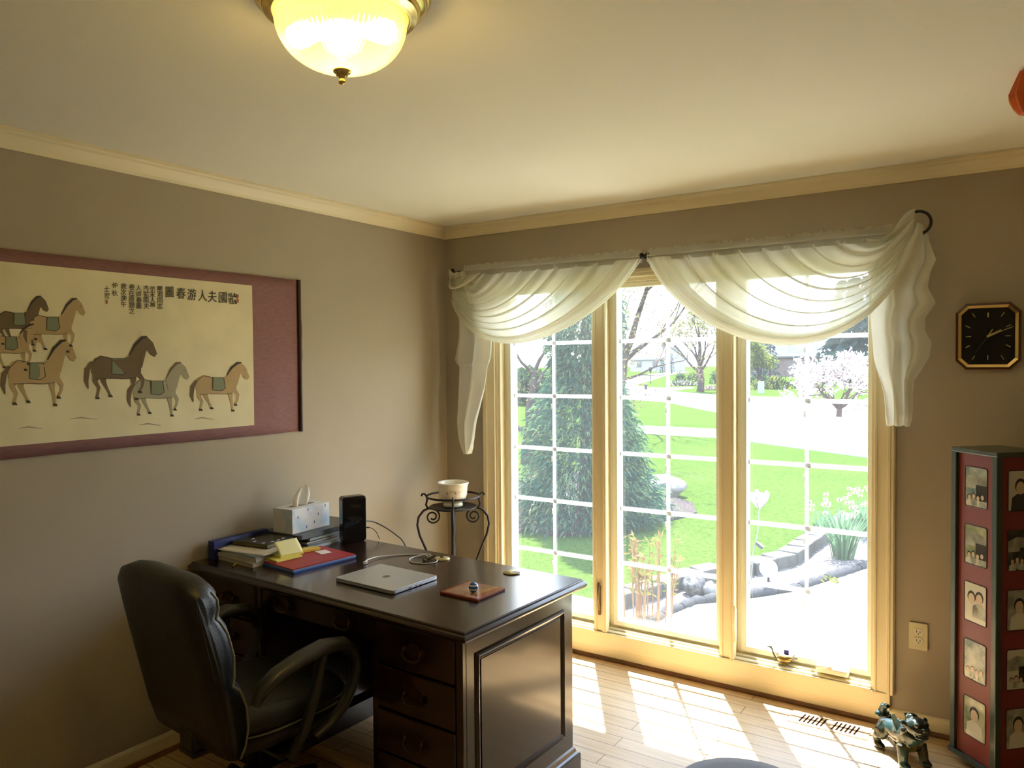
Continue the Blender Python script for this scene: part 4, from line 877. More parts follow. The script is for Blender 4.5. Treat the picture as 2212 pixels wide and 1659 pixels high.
for r, z in ((0.004, 0.105), (0.018, 0.080), (0.036, 0.035), (0.050, -0.002), (0.049, -0.014), (0.038, -0.040), (0.026, -0.058), (0.012, -0.064), (0.002, -0.060)):
    rs.append([(r*(1+0.10*(1 if i % 2 else -1))*math.cos(2*PI*i/20), r*(1+0.10*(1 if i % 2 else -1))*math.sin(2*PI*i/20), zt+z) for i in range(20)])
k.rings(rs, True, True, False); k.build('pleated_body', mat('orange silk', (0.55, 0.10, 0.012), 0.6), OR)
k = MB(); k.tube([(0, 0, -0.0005), (0, 0, zt+0.10)], 0.0012, 6); k.build('thread', mat('red thread', (0.3, 0.03, 0.02), 0.7), OR)

# ------------------------------------------------------------------ hanging scroll on the left wall
SC = thing('wall_scroll', 'long Chinese ink painting scroll with mauve border hung along the left wall', 'scroll painting', (0.001, -2.2, 1.655))
sy0, sy1 = -1.15, 1.040      # along the wall, relative
MAUVE = mat('mauve silk', (0.27, 0.125, 0.12), 0.75, var=0.18, vscale=30, stretch=(1, 1, 6), bump=0.1, bscale=400)
PAPER = mat('aged cream paper', (0.80, 0.72, 0.47), 0.85, var=0.12, vscale=5)
def wav(y, z): return 0.005+0.0011*math.sin(y*23+z*2)+0.0005*math.sin(y*57+1.3*z)+0.001*math.sin(z*4)
k = MB(); k.grid(lambda u, v: (wav(sy0+(sy1-sy0)*u, v), sy0+(sy1-sy0)*u, -0.370+0.740*v+0.004*math.sin(u*9)*(v-0.5)), 160, 16); o = k.build('silk_mount', MAUVE, SC); q_ = o.modifiers.new('thick', 'SOLIDIFY'); q_.thickness = 0.0010; q_.offset = 0
py0, py1 = -1.02, 0.774
k = MB(); k.grid(lambda u, v: (wav(py0+(py1-py0)*u, 0.5+(-0.322+0.645*v)/0.74)+0.0022, py0+(py1-py0)*u, -0.322+0.645*v), 160, 16); PP = k.build('painting_paper', PAPER, SC)
k = MB(); k.tube([(0.010, sy1+0.006, -0.372), (0.010, sy1+0.006, 0.371)], 0.0095, 12); k.build('roller', mat('dark roller wood', (0.045, 0.016, 0.012), 0.35), SC)
k = MB(); k.tube([(0.008, sy1+0.017, 0.175), (0.006, sy1+0.021, 0.12), (0.008, sy1+0.017, 0.06), (0.006, sy1+0.021, 0.0), (0.008, sy1+0.016, -0.04)], 0.0035, 6); k.build('tie_cord', mat('brown cord', (0.10, 0.05, 0.03), 0.7), SC)
def on_paper(px, py, off=0.0):
    p = at(px, py, 0, 0.008); y, z = p.y+2.2, p.z-1.655
    return (wav(y, 0.5+z/0.74)+0.0030+off*1.6, y, z)
INK = [mat('brown wash', (0.165, 0.115, 0.065), 0.85), mat('tan wash', (0.46, 0.33, 0.16), 0.85), mat('grey wash', (0.36, 0.33, 0.22), 0.85), mat('black ink', (0.045, 0.035, 0.030), 0.8), mat('sage wash', (0.22, 0.24, 0.15), 0.85), mat('red seal', (0.42, 0.12, 0.06), 0.8)]
k = MB()
def poly(pts, m, off): k.k = m; k.add([on_paper(x, y, off) for x, y in pts], [tuple(range(len(pts)))])
def stroke(pts, w_, m, off=0.0006):
    L_ = []; R2 = []
    for i, (x, y) in enumerate(pts):
        x0, y0 = pts[max(i-1, 0)]; x1, y1 = pts[min(i+1, len(pts)-1)]; dx, dy = x1-x0, y1-y0; l = math.hypot(dx, dy) or 1
        ww = (w_[i] if isinstance(w_, (list, tuple)) else w_)/2; L_.append((x-dy/l*ww, y+dx/l*ww)); R2.append((x+dy/l*ww, y-dx/l*ww))
    k.k = m
    for i in range(len(pts)-1): k.add([on_paper(*q, off) for q in (L_[i], L_[i+1], R2[i+1], R2[i])], [(0, 1, 2, 3)])
def horse(cx, cy, s, m, graze=0.0):
    """a plain brush horse walking to the right; s = body length in photo pixels"""
    T = lambda pts: [(cx+x*s, cy+y*s) for x, y in pts]
    for leg, ww in (([(-0.40, 0.12), (-0.44, 0.30), (-0.36, 0.42), (-0.40, 0.60)], [0.20, 0.10, 0.06, 0.05]), ([(-0.30, 0.15), (-0.26, 0.32), (-0.20, 0.44), (-0.14, 0.56)], [0.16, 0.09, 0.05, 0.045]), ([(0.32, 0.15), (0.34, 0.34), (0.37, 0.48), (0.38, 0.62)], [0.15, 0.08, 0.055, 0.045]), ([(0.40, 0.12), (0.52, 0.26), (0.50, 0.40), (0.45, 0.48)], [0.13, 0.07, 0.05, 0.045])):
        stroke(T(leg), [v*s for v in ww], m, 0.0004); x, y = leg[-1]; poly(T([(x-0.03, y), (x+0.03, y), (x+0.06, y+0.05), (x-0.03, y+0.05)]), 3, 0.0007)
    poly(T([(-0.52, -0.02), (-0.46, -0.16), (-0.32, -0.22), (-0.10, -0.17), (0.14, -0.17), (0.34, -0.24), (0.48, -0.10), (0.48, 0.10), (0.36, 0.22), (0.10, 0.25), (-0.18, 0.23), (-0.42, 0.24), (-0.52, 0.12)]), m, 0.0005)
    g = graze
    poly(T([(0.24, -0.20), (0.38, -0.44+g*0.3), (0.52, -0.56+g*0.6), (0.64, -0.55+g*0.7), (0.66, -0.40+g*0.7), (0.58, -0.30+g*0.5), (0.50, 0.02), (0.30, 0.05)]), m, 0.0006)
    poly(T([(0.52, -0.56+g*0.6), (0.60, -0.60+g*0.65), (0.72, -0.48+g*0.75), (0.80, -0.26+g*0.85), (0.75, -0.19+g*0.85), (0.66, -0.24+g*0.8), (0.58, -0.36+g*0.6)]), m, 0.0006)
    stroke(T([(0.24, -0.22), (0.36, -0.44+g*0.3), (0.50, -0.58+g*0.6), (0.60, -0.60+g*0.65)]), [0.02*s, 0.055*s, 0.06*s, 0.03*s], 3 if m != 2 else 0, 0.0008)
    stroke(T([(-0.50, -0.10), (-0.60, 0.06), (-0.62, 0.28), (-0.58, 0.44)]), [0.06*s, 0.11*s, 0.09*s, 0.02*s], 0, 0.0006)
    stroke(T([(-0.50, -0.06), (-0.34, -0.215), (-0.10, -0.165), (0.14, -0.165)]), 0.012*s, 3, 0.0009)
    stroke(T([(-0.42, 0.245), (-0.10, 0.235), (0.2, 0.245), (0.38, 0.215)]), 0.010*s, 3, 0.0009)
    poly(T([(0.665, -0.42+g*0.7), (0.69, -0.43+g*0.7), (0.69, -0.405+g*0.7)]), 3, 0.0010)
    poly(T([(-0.10, -0.16), (0.16, -0.16), (0.20, 0.10), (0.10, 0.16), (-0.10, 0.14)]), 4 if m != 4 else 2, 0.0010)
    stroke(T([(-0.10, -0.16), (-0.11, 0.14), (0.10, 0.165), (0.20, 0.10), (0.16, -0.16)]), 0.016*s, 3, 0.0012)
k = MB(); horse(75, 802, 112, 1); k.build('painted_horse', INK, PP)
k = MB(); horse(20, 742, 88, 1, 0.2); k.build('painted_horse', INK, PP)
k = MB(); horse(110, 700, 92, 1); k.build('painted_horse', INK, PP)
k = MB(); horse(38, 690, 84, 0); k.build('painted_horse', INK, PP)
k = MB(); horse(252, 792, 108, 0); k.build('painted_horse', INK, PP)
k = MB(); horse(335, 838, 92, 2); k.build('painted_horse', INK, PP)
k = MB(); horse(468, 830, 88, 1, 0.1); k.build('painted_horse', INK, PP)
# a few bank strokes
for x, y, l in ((150, 905, 60), (300, 918, 46), (420, 905, 40), (40, 925, 50)): k = MB(); stroke([(x, y), (x+l*0.4, y-3), (x+l, y+1)], [1, 3, 1], 2); k.build('ink_stroke', INK, PP)
# writing
def glyph(ch, cx, cy, size, bold=0.0, sx=1.0):
    cu = bpy.data.curves.new('glyph', 'FONT'); cu.body = ch; cu.align_x = 'CENTER'; cu.align_y = 'CENTER'; cu.size = 1.0; cu.offset = bold
    ob = bpy.data.objects.new('glyph', cu); COL.objects.link(ob)
    dg = bpy.context.evaluated_depsgraph_get(); me = ob.evaluated_get(dg).to_mesh()
    vs = [v.co.copy() for v in me.vertices]; fs = [tuple(p.vertices) for p in me.polygons]
    ob.evaluated_get(dg).to_mesh_clear(); bpy.data.objects.remove(ob); bpy.data.curves.remove(cu)
    if not vs: return
    mx = [(min(v[i] for v in vs)+max(v[i] for v in vs))/2 for i in (0, 1)]
    k.add([on_paper(cx+(v.x-mx[0])*size*sx, cy-(v.y-mx[1])*size, 0.0006) for v in vs], fs)
k = MB()
for ch, x in zip('圖春游人夫國虢', (366, 391, 414, 437, 458, 481, 502)): glyph(ch, x, 631+(x-366)*0.105+6*0, 26, 0.006, 0.8)
for x, col, y0, st_ in ((345, '蘭君同志', 624, 12.5), (329, '仿宋人摹', 624, 12), (315, '本虢國夫', 622, 13), (299, '人遊春圖', 622, 13), (284, '卷在原題之', 620, 13), (267, '歲次庚午', 618, 13), (248, '仲秋', 616, 17), (231, '士家', 624, 15)):
    for i, ch in enumerate(col): glyph(ch, x+0.5*math.sin(i*2.1+x), y0+i*st_, 13.5, 0.006)
k.build('calligraphy', INK[3], PP)
k = MB()
for x, y, w_ in ((230, 652, 4), (513, 640, 5), (513, 650, 5)): k.k = 0; k.add([on_paper(x+a, y+b, 0.0005) for a, b in ((-w_/2, -4), (w_/2, -4), (w_/2, 4), (-w_/2, 4))], [(0, 1, 2, 3)])
k.build('seal_stamp', INK[5], PP)

# ------------------------------------------------------------------ the garden and street outside
G = -0.30
XK = 0.42      # darkens outdoor colours in place of dimmer outdoor light
def dim(c): return tuple(v*XK for v in c)
def xmat(name, col, *a, **k):
    if k.get('col2'): k['col2'] = dim(k['col2'])
    if a and a[0] >= 0.85: k['spec'] = 0.0
    return mat(name, dim(col), *a, **k)
def xleaf(name, col, trans=0.35, col2=None): return leafmat(name, dim(col), trans, col2)
def gp(px, py, z=G): return at(px, py, 2, z)
grm = bpy.data.materials.new('mown grass'); grm.use_nodes = True; n = grm.node_tree; b_ = n.nodes['Principled BSDF']; b_.inputs['Roughness'].default_value = 0.9; b_.inputs['Specular IOR Level'].default_value = 0.0
tcx = n.nodes.new('ShaderNodeTexCoord'); t1 = n.nodes.new('ShaderNodeTexNoise'); t1.inputs['Scale'].default_value = 28; t1.inputs['Detail'].default_value = 6; t2 = n.nodes.new('ShaderNodeTexNoise'); t2.inputs['Scale'].default_value = 0.45; t2.inputs['Detail'].default_value = 4
c1 = n.nodes.new('ShaderNodeValToRGB'); c1.color_ramp.elements[0].position = 0.3; c1.color_ramp.elements[0].color = (0.022, 0.045, 0.005, 1); c1.color_ramp.elements[1].position = 0.72; c1.color_ramp.elements[1].color = (0.054, 0.076, 0.018, 1)
mx = n.nodes.new('ShaderNodeMix'); mx.data_type = 'RGBA'; mx.blend_type = 'MULTIPLY'; mx.inputs[0].default_value = 0.6
c2 = n.nodes.new('ShaderNodeValToRGB'); c2.color_ramp.elements[0].position = 0.3; c2.color_ramp.elements[0].color = (0.62, 0.80, 0.55, 1); c2.color_ramp.elements[1].position = 0.7
n.links.new(tcx.outputs['Object'], t1.inputs['Vector']); n.links.new(tcx.outputs['Object'], t2.inputs['Vector']); n.links.new(t1.outputs['Fac'], c1.inputs[0]); n.links.new(t2.outputs['Fac'], c2.inputs[0])
n.links.new(c1.outputs[0], mx.inputs[6]); n.links.new(c2.outputs[0], mx.inputs[7]); n.links.new(mx.outputs[2], b_.inputs['Base Color'])
bp = n.nodes.new('ShaderNodeBump'); bp.inputs['Strength'].default_value = 0.6; bp.inputs['Distance'].default_value = 0.03; t3 = n.nodes.new('ShaderNodeTexNoise'); t3.inputs['Scale'].default_value = 70; n.links.new(tcx.outputs['Object'], t3.inputs['Vector']); n.links.new(t3.outputs['Fac'], bp.inputs['Height']); n.links.new(bp.outputs[0], b_.inputs['Normal'])
k = MB(); k.box(-220, 160, 0.25, 330, G-0.4, G); struct(k.build('lawn', grm))
CONC = xmat('sunlit concrete', (0.62, 0.60, 0.56), 0.9, var=0.12, vscale=2)
def slabpoly(name, pts, m, z0, z1, kind='structure'):
    P_ = [gp(x, y) for x, y in pts]; k = MB(); k.prism([(p.x, p.y) for p in P_], z0, z1); o = k.build(name, m); o['kind'] = kind; return o
slabpoly('sidewalk_path', [(1300, 916), (1560, 928), (1625, 934), (1625, 956), (1560, 947), (1300, 932)], CONC, G-0.1, G+0.015)
slabpoly('driveway_road', [(1580, 878), (1700, 872), (1960, 884), (2040, 1010), (1880, 990), (1620, 955), (1585, 930)], CONC, G-0.1, G+0.02)
slabpoly('street_road', [(1100, 858), (1340, 862), (1437, 869), (1550, 892), (1700, 905), (1960, 935), (1990, 893), (1840, 868), (1700, 859), (1549, 853), (1494, 849), (1447, 845), (1500, 838.5), (1494, 835.5), (1437, 838), (1400, 837), (1371, 832), (1405, 823), (1440, 811), (1490, 804), (1480, 802), (1420, 806), (1330, 820), (1250, 832), (1100, 838)], xmat('pale asphalt', (0.50, 0.49, 0.47), 0.9, var=0.1, vscale=1), G-0.1, G+0.012)
slabpoly('front_path', [(1395, 1358), (1500, 1312), (1560, 1306), (1625, 1298), (1720, 1283), (1875, 1232), (1960, 1200), (2120, 1330), (1900, 1560), (1625, 1560), (1420, 1420)], CONC, G-0.1, G+0.02)
MULCH = xmat('wood mulch', (0.045, 0.036, 0.034), 0.95, col2=(0.16, 0.135, 0.13), vscale=45, bump=1.0, bscale=60)
slabpoly('mulch_bed', [(1300, 1345), (1345, 1312), (1440, 1284), (1545, 1258), (1625, 1248), (1700, 1228), (1745, 1196), (1790, 1160), (1860, 1120), (1980, 1110), (1990, 1180), (1875, 1226), (1720, 1277), (1625, 1292), (1560, 1300), (1500, 1306), (1400, 1350), (1330, 1400)], xmat('pale wood mulch', (0.13, 0.105, 0.095), 0.95, col2=(0.46, 0.40, 0.37), vscale=40, bump=1.0, bscale=55), G-0.1, G+0.03, 'stuff')
slabpoly('mulch_bed', [(1080, 1165), (1140, 1146), (1200, 1160), (1290, 1153), (1340, 1137), (1430, 1130), (1505, 1112), (1495, 1090), (1440, 1075), (1380, 1050), (1280, 1020), (1150, 1030), (1060, 1090)], MULCH, G-0.1, G+0.035, 'stuff')
slabpoly('gravel_strip', [(1150, 1330), (1240, 1290), (1340, 1313), (1300, 1345), (1330, 1400), (1200, 1450)], xmat('pale gravel', (0.62, 0.60, 0.55), 0.95, var=0.3, vscale=40), G-0.1, G+0.02, 'stuff')

# retaining blocks, each one its own
BLK = xmat('grey wall block', (0.20, 0.195, 0.175), 0.9, var=0.25, vscale=12, bump=0.5, bscale=40)
line = [gp(x, y) for x, y in ((1330, 1316), (1395, 1298), (1440, 1281), (1500, 1264), (1545, 1254), (1625, 1244), (1700, 1224), (1742, 1194), (1788, 1160), (1830, 1135))]
def along(P_, step):
    out = []; 
    acc = 0.0
    for a, b in zip(P_[:-1], P_[1:]):
        l = (b-a).length; s_ = acc
        while s_ < l: out.append((a+(b-a)*(s_/l), math.atan2((b-a).y, (b-a).x))); s_ += step
        acc = s_-l
    return out
rnd = random.Random(12)
km = MB(); km.prism([(-0.145, -0.10), (0.145, -0.10), (0.115, 0.10), (-0.115, 0.10)], -0.02, 0.14)
proto = None
for i, (p, a) in enumerate(along(line, 0.285)):
    if proto is None: o = km.build('wall_block', BLK, bevel=0.012); proto = o
    else: o = proto.copy(); COL.objects.link(o)
    o.location = (p.x, p.y, G); o.rotation_euler = (rnd.uniform(-.02, .02), rnd.uniform(-.02, .02), a+rnd.uniform(-.05, .05))
    tag(o, 'grey concrete block in the low retaining edge between lawn and pale mulch', 'block', 'retaining edge blocks along the lawn')
line = [gp(x, y) for x, y in ((1400, 1352), (1450, 1326), (1500, 1307), (1545, 1301), (1625, 1291), (1720, 1276), (1800, 1251), (1875, 1226), (1940, 1203))]
proto = None
for i, (p, a) in enumerate(along(line, 0.135)):
    if proto is None:
        km = MB(); km.tube([(-0.06, 0, 0.02), (0, 0, 0.028), (0.06, 0, 0.02)], [0.035, 0.048, 0.035], 10); proto = o = km.build('edging_stone', xmat('dark edging stone', (0.11, 0.11, 0.115), 0.9, var=0.3, vscale=20))
    else: o = proto.copy(); COL.objects.link(o)
    o.location = (p.x, p.y, G); o.rotation_euler = (0, 0, a+rnd.uniform(-.08, .08)); sc_ = rnd.uniform(.85, 1.15); o.scale = (sc_, sc_, sc_)
    tag(o, 'scalloped dark stone in the curved edging beside the front path', 'edging stone', 'edging stones along the front path')

# boulder
def rock(name, label, cat, c, r, m, seed, rz=0, smooth=True):
    k = MB(); k.ball((0, 0, r[2]*0.8), r, 30, 18)
    for i, p in enumerate(k.v):
        q = p*1.0; nn = noise.noise(Vector((p.x/r[0]*1.3+seed, p.y/r[1]*1.3, p.z/r[2]*1.3)))*0.28+noise.noise(Vector((p.x*9+seed, p.y*9, p.z*9)))*0.05
        k.v[i] = Vector((p.x*(1+nn), p.y*(1+nn), max(-0.04, (p.z-r[2]*0.8)*(1+nn*0.8)+r[2]*0.8)))
    o = k.build(name, m); o.location = c; o.rotation_euler = (0, 0, rz); return tag(o, label, cat)
q = gp(1428, 1072); rock('boulder', 'large pale boulder in the mulch bed beside the evergreen', 'boulder', (q.x, q.y, G), (0.34, 0.26, 0.165), xmat('pale boulder', (0.42, 0.39, 0.35), 0.9, var=0.3, vscale=6, bump=0.4, bscale=15), 3.1, 0.2)
q = gp(1500, 1292); rock('stone_ball', 'round mottled grey stone ball on the pale mulch', 'stone', (q.x, q.y, G+0.02), (0.095, 0.09, 0.09), xmat('mottled stone', (0.10, 0.10, 0.10), 0.9, col2=(0.30, 0.29, 0.28), vscale=30), 0.7)
q = gp(1532, 1296); rock('stone', 'small grey stone beside the stone ball', 'stone', (q.x, q.y, G+0.02), (0.05, 0.06, 0.07), xmat('grey stone', (0.3, 0.3, 0.31), 0.9), 1.7)
q = gp(1660, 1264)
t = thing('gazing_globe', 'small clear iridescent glass globe standing in the mulch', 'glass globe', (q.x, q.y, G))
k = MB(); k.ball((0, 0, 0.145), 0.075, 24, 14); k.build('globe', glassmat('iridescent glass', 0.25, 0.25, (0.85, 0.9, 1.0)), t); k = MB(); k.tube([(0, 0, 0), (0, 0, 0.08)], 0.010, 8); k.build('stem', IRON, t)
# garden stake with a glass flower
q = gp(1622, 1262)
t = thing('garden_stake', 'solar garden stake with a pale tulip shaped light on a thin bent stem', 'garden ornament', (q.x, q.y, G))
def rel(px, py): p = at(px, py, 1, q.y); return Vector((p.x-q.x, 0, p.z-G))
tip = rel(1640, 1098)
k = MB(); k.tube([(0, 0, 0), rel(1626, 1200), rel(1637, 1150), tip], 0.005, 6); k.build('stem', xmat('grey wire', (0.4, 0.42, 0.42), 0.5), t)
k = MB(); s_ = rel(1641, 1178); k.box(-0.035, 0.035, -0.02, 0.02, -0.012, 0.012, Matrix.Translation(s_) @ Matrix.Rotation(0.6, 4, 'Y')); k.build('solar_panel', xmat('dark panel', (0.08, 0.09, 0.10), 0.3), t)
k = MB()
for j in range(6):
    Mx = Matrix.Translation(tip) @ Matrix.Rotation(j*PI/3, 4, 'Z')
    k.grid(lambda u, v: (0.012+0.055*math.sin(v*2.0)+0.02*v*v, (u-0.5)*0.075*math.sin(PI*(0.12+0.80*v)), 0.15*v), 6, 8, M=Mx)
k.build('tulip_light', xleaf('pale petals', (0.75, 0.72, 0.66), 0.6), t)

# ---- plants
def quadleaf(k, p, d, l, w_, rnd, droop=0.0):
    d = Vector(d).normalized(); s_ = d.cross(Vector((rnd.uniform(-1, 1), rnd.uniform(-1, 1), rnd.uniform(-1, 1)))); 
    if s_.length < 1e-4: s_ = Vector((1, 0, 0))
    s_.normalize(); p = Vector(p); e = p+d*l+Vector((0, 0, -droop*l)); m_ = p+d*l*0.5
    k.add([p, m_+s_*w_*0.5, e, m_-s_*w_*0.5], [(0, 1, 2, 3)])
def rdir(rnd, up=0.0):
    v = Vector((rnd.gauss(0, 1), rnd.gauss(0, 1), rnd.gauss(0, 1)+up)); return v.normalized()
def grow(k, p, d, L, r, depth, rnd, tips, spread=0.6, n_=3, shrink=0.72, up=0.15, bend=0.25, mid=None):
    pts = [Vector(p)]; d = Vector(d).normalized(); segs = 4 if depth > 1 else 3
    for i in range(segs):
        d = (d+rdir(rnd)*bend*0.5+Vector((0, 0, up*0.25))).normalized(); pts.append(pts[-1]+d*L/segs)
    rr = [max(0.002, r*(1-0.45*i/segs)) for i in range(segs+1)]
    k.tube(pts, rr, 7 if depth > 2 else 4, cap=False)
    if depth == 0: tips.append((pts[-1], d)); tips.append((pts[-2], d)); return
    for j in range(n_):
        base = pts[-1] if j < 2 else pts[rnd.choice((-2, -3))]
        nd = (d+rdir(rnd)*spread+Vector((0, 0, up))).normalized()
        grow(k, base, nd, L*shrink*rnd.uniform(0.8, 1.15), rr[-1]*(0.85 if j == 0 else 0.65), depth-1, rnd, tips, spread, n_, shrink, up, bend)
def leaves(k, tips, per, rad, l, w_, rnd, up=0.0, droop=0.0):
    for p, d in tips:
        for _ in range(per): quadleaf(k, p+rdir(rnd)*rad*rnd.random(), rdir(rnd, up), l*rnd.uniform(.6, 1.3), w_, rnd, droop)
BARK = xmat('grey brown bark', (0.13, 0.105, 0.09), 0.95, var=0.4, vscale=6, bump=0.6, bscale=25)
# the big soft evergreen by the window
q = gp(1266, 1126); rnd = random.Random(31)
t = thing('evergreen_tree', 'tall dark feathery evergreen just outside the left window', 'evergreen', (q.x, q.y, G))
k = MB(); k.tube([(0, 0, 0), (0.02, 0, 1.5), (0, 0.02, 4.3)], [0.09, 0.07, 0.02], 10); k.build('trunk', BARK, t)
k = MB()
for i in range(11000):
    h = 0.05+4.2*rnd.random()**1.3; R = (0.40+0.44*math.exp(-((h-0.35)/0.85)**2))*(1.0 if h < 2.6 else max(0.08, 1-(h-2.6)/1.8))*(1+0.12*math.sin(h*5.5+1))
    a = rnd.uniform(0, 2*PI); R *= 1+0.12*math.sin(3*a+h*2)
    rr_ = R*rnd.uniform(0.55, 1.0); p = Vector((rr_*math.cos(a), rr_*math.sin(a), h+rnd.uniform(-0.1, 0.1)))
    d = Vector((math.cos(a), math.sin(a), rnd.uniform(-0.5, 0.25))); k.k = 0 if rnd.random() < 0.6 else 1
    for _ in range(3): quadleaf(k, p+rdir(rnd)*0.05, (d+rdir(rnd)*0.6), rnd.uniform(0.05, 0.13), 0.022, rnd, 0.35)
k.build('foliage', [xleaf('blue green needles', (0.065, 0.19, 0.125), 0.3), xleaf('bright green needles', (0.30, 0.46, 0.22), 0.45)], t)
# twisted bare tree behind it
rnd = random.Random(8); q = at(1150, 945, 1, 8.6)
t = thing('bare_tree', 'twisted old tree in bud outside the left and middle windows', 'tree', (q.x, q.y, G))
k = MB(); tips = []
k.tube([(0, 0, -0.05), (-0.05, 0, 0.35), (0.02, 0, 0.75)], [0.24, 0.17, 0.14], 10)
for (p, d, L, r) in (((0.0, 0, 0.70), (-0.55, 0.1, 1.0), 1.1, 0.10), ((0.03, 0, 0.72), (0.55, -0.05, 1.0), 1.35, 0.12), ((0.0, 0, 0.5), (-1.0, 0.2, 0.5), 1.0, 0.06), ((0.02, 0, 0.75), (0.25, 0.3, 1.2), 1.5, 0.09), ((0.05, 0, 0.75), (1.1, -0.1, 0.95), 1.9, 0.085)):
    grow(k, p, d, L, r, 4, rnd, tips, 0.75, 3, 0.74, 0.05, 0.5)
k.build('trunk', BARK, t)
k = MB()
for p, d in tips:
    for _ in range(9):
        k.k = 0 if rnd.random() < 0.6 else 1; quadleaf(k, p+rdir(rnd)*0.22*rnd.random(), rdir(rnd), rnd.uniform(.03, .065), 0.024, rnd)
k.build('foliage', [xleaf('pink brown buds', (0.36, 0.24, 0.18), 0.4), xleaf('yellow green buds', (0.38, 0.40, 0.14), 0.5)], t)
# big bare branches high in the middle pane: a leaning street tree
rnd = random.Random(19); q = at(1330, 905, 1, 17.0)
t = thing('bare_tree', 'leaning bare street tree at the left edge of the middle window', 'tree', (q.x, q.y, G))
k = MB(); tips = []
k.tube([(0, 0, -0.05), (0.1, 0, 1.0), (0.3, 0, 2.2)], [0.22, 0.17, 0.14], 10)
for (p, d, L, r) in (((0.3, 0, 2.1), (0.55, 0, 1.0), 2.1, 0.11), ((0.25, 0, 1.9), (0.9, 0.1, 0.9), 1.9, 0.07), ((0.3, 0, 2.1), (-0.3, 0, 1.0), 2.0, 0.10), ((0.2, 0, 1.4), (0.8, 0.2, 0.15), 1.1, 0.045), ((0.2, 0, 1.7), (0.5, -0.6, 0.6), 1.5, 0.06)): grow(k, p, d, L, r, 3, rnd, tips, 0.55, 3, 0.72, 0.10, 0.35)
k.build('trunk', BARK, t)
k = MB()
for p, d in tips:
    for _ in range(4 if p.z > 2.2 else 10): k.k = 0 if rnd.random() < 0.7 else 1; quadleaf(k, p+rdir(rnd)*0.25*rnd.random(), rdir(rnd), rnd.uniform(.05, .10), 0.035, rnd)
k.build('foliage', [xleaf('pink brown buds', (0.36, 0.24, 0.18)), xleaf('yellow green buds', (0.38, 0.40, 0.14))], t)
# maple across the street
def loosetree(name, label, px, py, Y, hgt, seed, mats, per, ll_, lw_, rad, depth=4, trunk=0.28, spread=0.55, cat='tree', d0=None):
    rnd = random.Random(seed); q = at(px, py, 1, Y); t = thing(name, label, cat, (q.x, q.y, G))
    k = MB(); tips = []; r = hgt*0.035
    k.tube([(0, 0, -0.1), (0.02*hgt, 0, hgt*trunk*0.5), (0, 0, hgt*trunk)], [r*1.35, r, r*0.9], 8)
    for j in range(6):
        a = j*PI/3+0.3; h0 = trunk*(0.75+0.28*(j % 3)); grow(k, (0, 0, hgt*min(h0, trunk)), (math.cos(a)*0.62, math.sin(a)*0.62, 0.85), hgt*0.26, r*0.5, depth-1, rnd, tips, spread, 3, 0.72, 0.12, 0.3)
    grow(k, (0, 0, hgt*trunk), (0, 0, 1), hgt*0.30, r*0.85, depth, rnd, tips, spread*0.8, 3, 0.72, 0.18, 0.25)
    k.build('trunk', BARK, t); k = MB()
    for p, d in tips:
        for _ in range(per): k.k = rnd.randrange(len(mats)); quadleaf(k, p+rdir(rnd)*rad*rnd.random(), rdir(rnd), ll_*rnd.uniform(.6, 1.3), lw_, rnd)
    k.build('foliage', mats, t); return t
YG = xleaf('spring yellow green', (0.42, 0.48, 0.10), 0.5); YG2 = xleaf('spring pale green', (0.30, 0.40, 0.12), 0.5); TAN = xleaf('tan buds', (0.42, 0.33, 0.20), 0.4)
loosetree('maple_tree', 'young maple with thin spring leaves across the street, middle window', 1512, 845, 44, 5.6, 41, [YG, YG2, TAN], 5, 0.16, 0.10, 0.55)
loosetree('small_tree', 'rounded yellow-green tree beyond the driveway in the right window', 1640, 845, 52, 3.4, 52, [YG, YG2], 16, 0.20, 0.14, 0.42, 3, 0.22)
# flowering magnolia
rnd = random.Random(23); q = at(1812, 892, 1, 24)
t = thing('magnolia_tree', 'flowering white magnolia tree beside the driveway in the right window', 'tree', (q.x, q.y, G))
k = MB(); tips = []
for j in range(9):
    a = j*2*PI/9; grow(k, (0, 0, 0.25), (math.cos(a)*0.85, math.sin(a)*0.85, 0.8), 0.85, 0.045, 3, rnd, tips, 0.7, 3, 0.74, 0.06, 0.4)
k.tube([(0, 0, -0.05), (0.03, 0, 0.45)], [0.10, 0.08], 8); k.build('trunk', xmat('dark twig bark', (0.16, 0.11, 0.10), 0.9), t)
k = MB()
for p, d in tips:
    for _ in range(8): k.k = 0 if rnd.random() < 0.8 else 1; quadleaf(k, p+rdir(rnd)*0.26*rnd.random(), rdir(rnd), rnd.uniform(.09, .17), 0.08, rnd)
k.build('blossom', [leafmat('white blossom', (0.74, 0.68, 0.67), 0.5), xleaf('pink blossom', (0.62, 0.48, 0.48), 0.5)], t)
